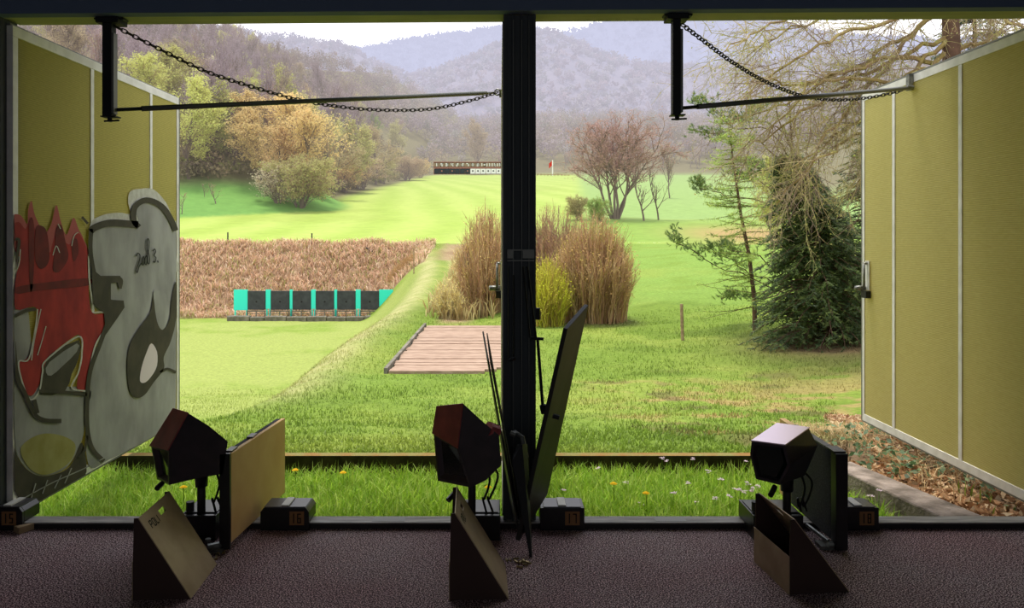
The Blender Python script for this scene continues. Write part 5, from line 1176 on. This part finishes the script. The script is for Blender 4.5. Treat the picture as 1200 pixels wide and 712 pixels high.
# ------------------------------------------------------------------ willow-like thickets
def thicket(name, px0, px1, top, base, Y, cols, n, seed, label, depth=1.6):
    rg = random.Random(seed); x0, x1 = (px0-585)*Y/F, (px1-585)*Y/F; cx = (x0+x1)/2; hw = (x1-x0)/2
    t = empty(name, (cx, Y, gz(cx, Y)), 0, label, 'bush')
    Ht = H0-(top-280)*Y/F-gz(cx, Y)
    vs = []; fs = []; cc = []; C = [lin(c)[:3] for c in cols]; lv = []
    for i in range(n):
        a = rg.uniform(0, 6.283); rr_ = math.sqrt(rg.random()); u = rr_*math.cos(a); w_ = rr_*math.sin(a)
        h = Ht*(1-.45*rr_**2.2)*rg.uniform(.55, 1.03)
        bx, by = cx+u*hw*.72, Y+w_*depth*.7; ex, ey = cx+u*hw*rg.uniform(.85, 1.0), Y+w_*depth
        g = gz(bx, by)-.05; k = rg.randint(2, 5); w0 = rg.uniform(.010, .02)
        c = rg.choice(C); sh = rg.uniform(.7, 1.15)
        def pt(s): return Vector((bx+(ex-bx)*s**1.3+.04*math.sin(s*9+i), by+(ey-by)*s**1.3, g+h*s))
        ang = rg.uniform(0, 3.14); sd = Vector((math.cos(ang), math.sin(ang), 0))
        def rib(pts, w_):
            b0 = len(vs); m_ = len(pts)
            for j, p in enumerate(pts):
                q = w_*(1-.7*j/(m_-1)); vs.append(tuple(p+sd*q)); vs.append(tuple(p-sd*q)); cc.extend([(c[0]*sh, c[1]*sh, c[2]*sh, 1)]*2)
            for j in range(m_-1): fs.append((b0+2*j, b0+2*j+1, b0+2*j+3, b0+2*j+2))
        rib([pt(s/4) for s in range(5)], w0)
        for j in range(k*2):
            s = rg.uniform(.3, .95); p = pt(s); d = Vector((rg.gauss(0, .35)+u*.3, rg.gauss(0, .35), rg.uniform(.6, 1.2))).normalized()*rg.uniform(.25, .6)
            rib([p, p+d*.5, p+d], w0*.6)
            if rg.random() < .6:
                q = p+d*rg.uniform(.4, 1); b0 = len(vs); e1 = Vector((rg.gauss(0, 1), rg.gauss(0, 1), rg.gauss(0, 1))).normalized()*.035; e2 = e1.orthogonal().normalized()*.02
                for vv in (q-e1, q+e2, q+e1, q-e2): vs.append(tuple(vv)); cc.append((c[0]*1.2, c[1]*1.25, c[2]*.9, 1))
                fs.append((b0, b0+1, b0+2, b0+3))
    me = bpy.data.meshes.new('twigs'); me.from_pydata(vs, [], fs); me.update(); ca = me.color_attributes.new('Col', 'FLOAT_COLOR', 'POINT'); ca.data.foreach_set('color', np.clip(np.array(cc), 0, 1).ravel()); me.materials.append(M['dryb'])
    o = link('twigs', me); adopt(o, t)
    b = MB()
    for i in range(14):
        u, w_ = rg.uniform(-.4, .4), rg.uniform(-.4, .4); bx, by = cx+u*hw, Y+w_*depth; g = gz(bx, by)-.05; b.tube([(bx, by, g), (bx+u*hw*.3, by+w_*.3, g+Ht*.3), (bx+u*hw*.7, by+w_*.6, g+Ht*.6)], [.035, .025, .012], 5)
    adopt(b.build('stems', M['bark'], fixn=False), t)
W1 = [(210, 172, 132), (190, 150, 116), (190, 168, 104), (166, 134, 100), (214, 186, 140)]
W2 = [(190, 170, 90), (176, 150, 96), (160, 128, 90), (206, 190, 84)]
thicket('thicket', 645, 747, 246, 378, 24.5, W1, 1500, 1, 'big brown twiggy thicket right of the centre post')
thicket('thicket', 612, 668, 300, 378, 23.4, [(206, 206, 70), (196, 190, 80), (180, 160, 80)], 420, 2, 'yellow-green twiggy thicket directly beside the centre post', 1.0)
thicket('thicket', 532, 600, 236, 385, 27.5, W1, 900, 3, 'tall tan thicket behind the plank platform left of the post', 1.6)
thicket('thicket', 590, 700, 238, 372, 29, [(186, 150, 120), (170, 136, 104), (160, 130, 110)], 900, 4, 'pinkish brown thicket rising behind the big one', 1.8)
thicket('thicket', 512, 540, 335, 384, 25.5, [(214, 196, 140), (196, 172, 116), (226, 210, 160)], 160, 5, 'small pale dry tuft at the far edge of the plank platform', .6)
thicket('thicket', 452, 490, 306, 330, 54, [(196, 160, 116), (176, 140, 100)], 260, 6, 'brown scrub at the right end of the dry bank', 1.5)

# ------------------------------------------------------------------ conifers at the right
def needle_tree(name, X, Y, label, seed, spec):
    rg = random.Random(seed); g = gz(X, Y)
    t = empty(name, (X, Y, g), 0, label, 'tree')
    pts = []; br = MB()
    H = spec['H']; lean = spec.get('lean', 0)
    tr = [Vector((X+lean*s*s, Y, g-.1+H*s)) for s in [i/8 for i in range(9)]]
    tb = MB(); tb.tube(tr, [spec['r']*(1-.85*i/8) for i in range(9)], 8, caps=False); adopt(tb.build('trunk', M['trunk'], fixn=False, smooth=True), t)
    for i in range(spec['n']):
        s = spec['s0']+(1-spec['s0'])*rg.random(); fi = s*8; k = min(int(fi), 7); p = tr[k].lerp(tr[k+1], fi-k)
        a = rg.uniform(0, 6.283); L_ = spec['R']*spec['shape'](s)*rg.uniform(.6, 1.1)
        if spec.get('bias'): L_ *= 1+spec['bias']*math.cos(a)
        d = Vector((math.cos(a), math.sin(a), spec['rise'])).normalized(); q = [p]
        for j in range(5): d = (d+Vector((rg.gauss(0, .08), rg.gauss(0, .08), -spec['droop']*.1+spec.get('tipup', 0)*.04*j))).normalized(); q.append(q[-1]+d*L_/5)
        br.tube(q, [.02*(1-.8*j/5) for j in range(6)], 3, caps=False)
        for j in range(spec['sprays']):
            u = .15+.85*rg.random(); fi = u*5; k = min(int(fi), 4); c = q[k].lerp(q[k+1], fi-k); ax = (q[k+1]-q[k]).normalized(); sd = ax.cross(Vector((0, 0, 1))).normalized()*rg.choice((-1, 1)); dd = (ax*.8+sd*rg.uniform(.3, 1)+Vector((0, 0, rg.gauss(-.15, .2)))).normalized()
            pts.append((c, dd, spec['sl']*rg.uniform(.6, 1.2)*(1.1-.5*u)))
    adopt(br.build('branches', M['trunk'], fixn=False), t)
    vs = []; fs = []; cc = []; C = [lin(c)[:3] for c in spec['cols']]
    for c, d, l in pts:
        col_ = rg.choice(C); sh = rg.uniform(.7, 1.2)
        for j in range(spec['nn']):
            s = rg.random(); o_ = c+d*l*s; nd = (d+Vector((rg.gauss(0, .6), rg.gauss(0, .6), rg.gauss(0, .5)))).normalized(); w_ = nd.orthogonal().normalized()*spec['nw']
            b0 = len(vs); vs += [tuple(o_-w_), tuple(o_+w_), tuple(o_+nd*spec['nl'])]; fs.append((b0, b0+1, b0+2)); cc += [(col_[0]*sh, col_[1]*sh, col_[2]*sh, 1)]*3
    me = bpy.data.meshes.new('needles'); me.from_pydata(vs, [], fs); me.update(); ca = me.color_attributes.new('Col', 'FLOAT_COLOR', 'POINT'); ca.data.foreach_set('color', np.clip(np.array(cc), 0, 1).ravel()); me.materials.append(M['blade'])
    adopt(link('needles', me), t); return t
M['trunk'] = mat('conifer_bark', (110, 84, 66), .9, c2=(86, 66, 52), scale=6)
YEW = [(84, 104, 56), (104, 124, 64), (70, 90, 50), (120, 136, 72), (94, 112, 68)]
needle_tree('yew_tree', 7.5, 17.5, 'dense dark yew with drooping sprays beside the clean shutter', 1, dict(H=4.3, r=.12, n=560, s0=.02, R=1.85, shape=lambda s: (1-s)**.75*1.0+.1, rise=.25, droop=1.6, sprays=18, sl=.32, nn=10, nl=.085, nw=.014, cols=YEW, lean=-.9))
needle_tree('yew_tree', 9.3, 18.5, 'tall brownish yew partly hidden behind the clean shutter', 2, dict(H=5.6, r=.14, n=420, s0=.03, R=1.9, shape=lambda s: (1-s)**.6+.1, rise=.3, droop=1.4, sprays=13, sl=.32, nn=8, nl=.08, nw=.015, cols=YEW+[(110, 100, 50), (96, 92, 50)]))
# the young larch-like pine: thin green twigs, with a few dark clumps
def young_pine():
    X, Y = 6.67, 20.0; g = gz(X, Y); rg = random.Random(9)
    t = empty('young_larch', (X, Y, g), 0, 'thin young conifer with sparse light green twigs left of the yew', 'tree')
    tr = [P(885, 392, Y), P(884, 350, Y), P(878, 300, Y), P(868, 250, Y), P(863, 215, Y), P(858, 180, Y), P(855, 140, Y)]; tr[0].z = g-.1
    b = MB(); b.tube(tr, [.07, .06, .05, .04, .03, .02, .008], 8, caps=False); adopt(b.build('trunk', M['trunk'], fixn=False, smooth=True), t)
    br = MB(); vs = []; fs = []; cc = []; C = [lin(c)[:3] for c in [(190, 214, 96), (170, 200, 86), (206, 222, 116), (140, 160, 76)]]
    for i in range(120):
        s = rg.uniform(.12, 1); fi = s*6; k = min(int(fi), 5); p = tr[k].lerp(tr[k+1], fi-k); a = rg.uniform(0, 6.283); L_ = (1.75-1.2*s)*rg.uniform(.5, 1.1); d = Vector((math.cos(a), math.sin(a)*.8, rg.uniform(-.15, .25))).normalized(); q = [p]
        for j in range(6): d = (d+Vector((rg.gauss(0, .1), rg.gauss(0, .1), -.07+.035*j))).normalized(); q.append(q[-1]+d*L_/6)
        br.tube(q, [.012*(1-.8*j/6) for j in range(7)], 3, caps=False)
        for j in range(60):
            u = rg.random(); fi = u*6; kk = min(int(fi), 5); c = q[kk].lerp(q[kk+1], fi-kk); nd = Vector((rg.gauss(0, 1), rg.gauss(0, 1), rg.gauss(0, .8))).normalized(); w_ = nd.orthogonal().normalized()*.009; col_ = rg.choice(C); b0 = len(vs)
            l = rg.uniform(.06, .2); vs += [tuple(c-w_), tuple(c+w_), tuple(c+nd*l)]; fs.append((b0, b0+1, b0+2)); cc += [(*col_, 1)]*3
    adopt(br.build('branches', M['trunk'], fixn=False), t)
    me = bpy.data.meshes.new('needles'); me.from_pydata(vs, [], fs); me.update(); ca = me.color_attributes.new('Col', 'FLOAT_COLOR', 'POINT'); ca.data.foreach_set('color', np.array(cc).ravel()); me.materials.append(M['blade']); adopt(link('needles', me), t)
    # dark pine behind it with clumps of long needles on a few boughs
    X2, Y2 = 8.6, 22.0; g2 = gz(X2, Y2)
    t = empty('dark_pine', (X2, Y2, g2), 0, 'dark pine whose long clumped boughs reach left past the thin conifer', 'tree')
    T = [P(935, 390, Y2), P(935, 300, Y2), P(930, 200, Y2), P(925, 120, Y2), P(925, 60, Y2)]; T[0].z = gz(T[0].x, Y2)-.1
    b = MB(); b.tube(T, [.10, .08, .045, .02, .006], 8, caps=False); adopt(b.build('trunk', M['trunk'], fixn=False, smooth=True), t)
    br = MB(); vs = []; fs = []; cc = []; C = [lin(c)[:3] for c in [(112, 136, 66), (128, 150, 76), (96, 118, 58), (150, 168, 86)]]
    for bough in [[(935, 350), (890, 330), (840, 312), (795, 285), (790, 270)], [(935, 340), (880, 322), (850, 300), (820, 290)], [(932, 340), (890, 300), (860, 292), (840, 285)], [(932, 250), (890, 235), (850, 228), (822, 220), (818, 212)], [(930, 250), (890, 210), (860, 205)], [(930, 200), (890, 165), (850, 160), (812, 152)],
                  [(930, 190), (900, 150), (860, 150), (830, 120), (812, 118)], [(930, 190), (905, 120), (880, 130)], [(935, 330), (900, 350), (870, 345), (845, 350)], [(932, 230), (900, 200), (870, 190)], [(930, 160), (905, 145), (870, 140), (845, 135)]]:
        q = [P(a, c_, Y2-1.2*k_/len(bough)*rg.uniform(.3, 1.2)) for k_, (a, c_) in enumerate(bough)]
        q = [Vector(v) for v in q]; q2 = []
        for i in range(len(q)-1):
            for j in range(4): q2.append(q[i].lerp(q[i+1], j/4)+Vector((rg.gauss(0, .03), rg.gauss(0, .1), rg.gauss(0, .03))))
        q2.append(q[-1]); br.tube(q2, [.025*(1-.7*j/len(q2)) for j in range(len(q2))], 4, caps=False)
        for i in range(110):
            u = .3+.65*math.sqrt(rg.random()); c = q2[min(int(u*len(q2)), len(q2)-1)]+Vector((rg.gauss(0, .10), rg.gauss(0, .2), rg.gauss(0, .07)))
            ax = Vector((rg.gauss(-.3, .5), rg.gauss(0, .5), rg.uniform(.1, 1))).normalized(); col_ = rg.choice(C)
            for j in range(20):
                nd = (ax+Vector((rg.gauss(0, .5), rg.gauss(0, .5), rg.gauss(0, .5)))).normalized(); w_ = nd.orthogonal().normalized()*.008; o_ = c+ax*rg.uniform(0, .12); b0 = len(vs); vs += [tuple(o_-w_), tuple(o_+w_), tuple(o_+nd*.09)]; fs.append((b0, b0+1, b0+2)); cc += [(*col_, 1)]*3
    adopt(br.build('branches', M['trunk'], fixn=False), t)
    me = bpy.data.meshes.new('needles'); me.from_pydata(vs, [], fs); me.update(); ca = me.color_attributes.new('Col', 'FLOAT_COLOR', 'POINT'); ca.data.foreach_set('color', np.array(cc).ravel()); me.materials.append(M['blade']); adopt(link('needles', me), t)
young_pine()

# ------------------------------------------------------------------ overhanging bare tree at the upper right
def overhang():
    Y0 = 16.0; rg = random.Random(31)
    base = P(1115, 300, Y0); g = gz(base.x, Y0)
    t = empty('overhanging_tree', (base.x, Y0, g), 0, 'large bare tree whose mossy drooping branches fill the upper right', 'tree')
    T = [Vector((base.x+.1, Y0, g-.1)), P(1117, 200, Y0), P(1116, 100, Y0), P(1114, 20, Y0), P(1110, -120, Y0)]
    b = MB(); b.tube(T, [.24, .21, .18, .16, .1], 10, caps=False); adopt(b.build('trunk', M['trunk'], fixn=False, smooth=True), t)
    vs = []; fs = []; cc = []; br = MB(); C = [lin(c)[:3] for c in [(166, 150, 118), (184, 168, 120), (150, 132, 108), (130, 112, 96), (176, 170, 112), (158, 150, 104)]]
    lv = []
    def rv(): return Vector((rg.gauss(0, 1), rg.gauss(0, 1), rg.gauss(0, 1))).normalized()
    def twig(p, d, L_, w_, lev, c):
        pts = [p]; n = 4
        for i in range(n): d = (d+rv()*.22+Vector((-.02, 0, -.06))).normalized(); pts.append(pts[-1]+d*L_/n)
        sd = d.cross(rv()).normalized(); b0 = len(vs)
        for i, q in enumerate(pts): k = w_*(1-.7*i/n); vs.append(tuple(q+sd*k)); vs.append(tuple(q-sd*k)); cc.extend([(*c, 1)]*2)
        for i in range(n): fs.append((b0+2*i, b0+2*i+1, b0+2*i+3, b0+2*i+2))
        if lev > 0:
            for k in range(5):
                i = rg.randint(1, n); twig(pts[i], (d*.8+rv()*.7).normalized(), L_*.55*rg.uniform(.6, 1.2), w_*.6, lev-1, c)
        else:
            for k in range(1 if rg.random() < .6 else 0): lv.append(pts[-1]+rv()*.05)
    main = [[(1150, -30), (1080, 30), (1020, 70), (960, 100), (900, 130), (850, 145)], [(1140, -60), (1060, 20), (980, 40), (920, 75), (870, 110)], [(1116, 40), (1060, 60), (1000, 85), (930, 100), (880, 95)], [(1116, 110), (1060, 100), (1000, 90), (950, 100), (900, 160)],
            [(1116, 60), (1070, 90), (1030, 130), (980, 160), (920, 200)], [(1116, 10), (1050, 5), (980, 20), (930, 30), (880, 60)], [(1116, 150), (1060, 150), (1000, 160), (950, 190), (910, 240)], [(1116, 0), (1070, 40), (1010, 110), (960, 170), (930, 230)],
            [(1116, 80), (1050, 70), (990, 100), (930, 140), (870, 175)], [(1116, -50), (1160, 10), (1200, 40), (1250, 60)], [(1116, 60), (1150, 50), (1200, 20)], [(1116, -90), (1060, -40), (980, 0), (900, 30), (850, 60)], [(1116, 40), (1060, 90), (1040, 160), (1000, 220)]]
    for pl in main:
        q = [P(a, c_, Y0-3.0*k/len(pl)*rg.uniform(-.5, 1)) for k, (a, c_) in enumerate(pl)]; q2 = []
        for i in range(len(q)-1):
            for j in range(5): q2.append(q[i].lerp(q[i+1], j/5)+Vector((rg.gauss(0, .04), rg.gauss(0, .06), rg.gauss(0, .04))))
        q2.append(q[-1]); br.tube(q2, [.055*(1-.82*j/len(q2)) for j in range(len(q2))], 5, caps=False)
        for i in range(34):
            u = .15+.85*rg.random(); k = min(int(u*(len(q2)-1)), len(q2)-2); d = (q2[k+1]-q2[k]).normalized(); twig(q2[k], (d+rv()*.8).normalized(), rg.uniform(.6, 1.4), .013, 2, rg.choice(C))
    adopt(br.build('branches', M['bough'], fixn=False), t)
    me = bpy.data.meshes.new('twigs'); me.from_pydata(vs, [], fs); me.update(); ca = me.color_attributes.new('Col', 'FLOAT_COLOR', 'POINT'); ca.data.foreach_set('color', np.array(cc).ravel()); me.materials.append(M['dryb']); adopt(link('twigs', me), t)
    n = len(lv); me = leaves('buds', np.array([tuple(v) for v in lv]), .022, pick(n, [(170, 176, 90), (150, 150, 84), (190, 180, 110)], np.random.RandomState(2)), M['blade'], 8, 1); adopt(link('buds', me), t)
M['bough'] = mat('mossy_bough', (128, 104, 76), .9, c2=(150, 136, 76), scale=6)
overhang()
# spruce behind, dark green at the top right
needle_tree('spruce_tree', 13.0, 21.0, 'dark spruce showing behind the bare branches at the upper right', 5, dict(H=9.5, r=.16, n=200, s0=.2, R=2.4, shape=lambda s: (1-s)**.7+.15, rise=.1, droop=1.0, sprays=10, sl=.4, nn=7, nl=.12, nw=.02, cols=[(60, 84, 60), (74, 96, 64), (52, 72, 54)]))
tpx('leafy', 905, 60, 178, 'twig_olive', 'leaf_yg', 'spring_tree', 'bright yellow-leaved tree glowing behind the dark pine', sx=1.1)
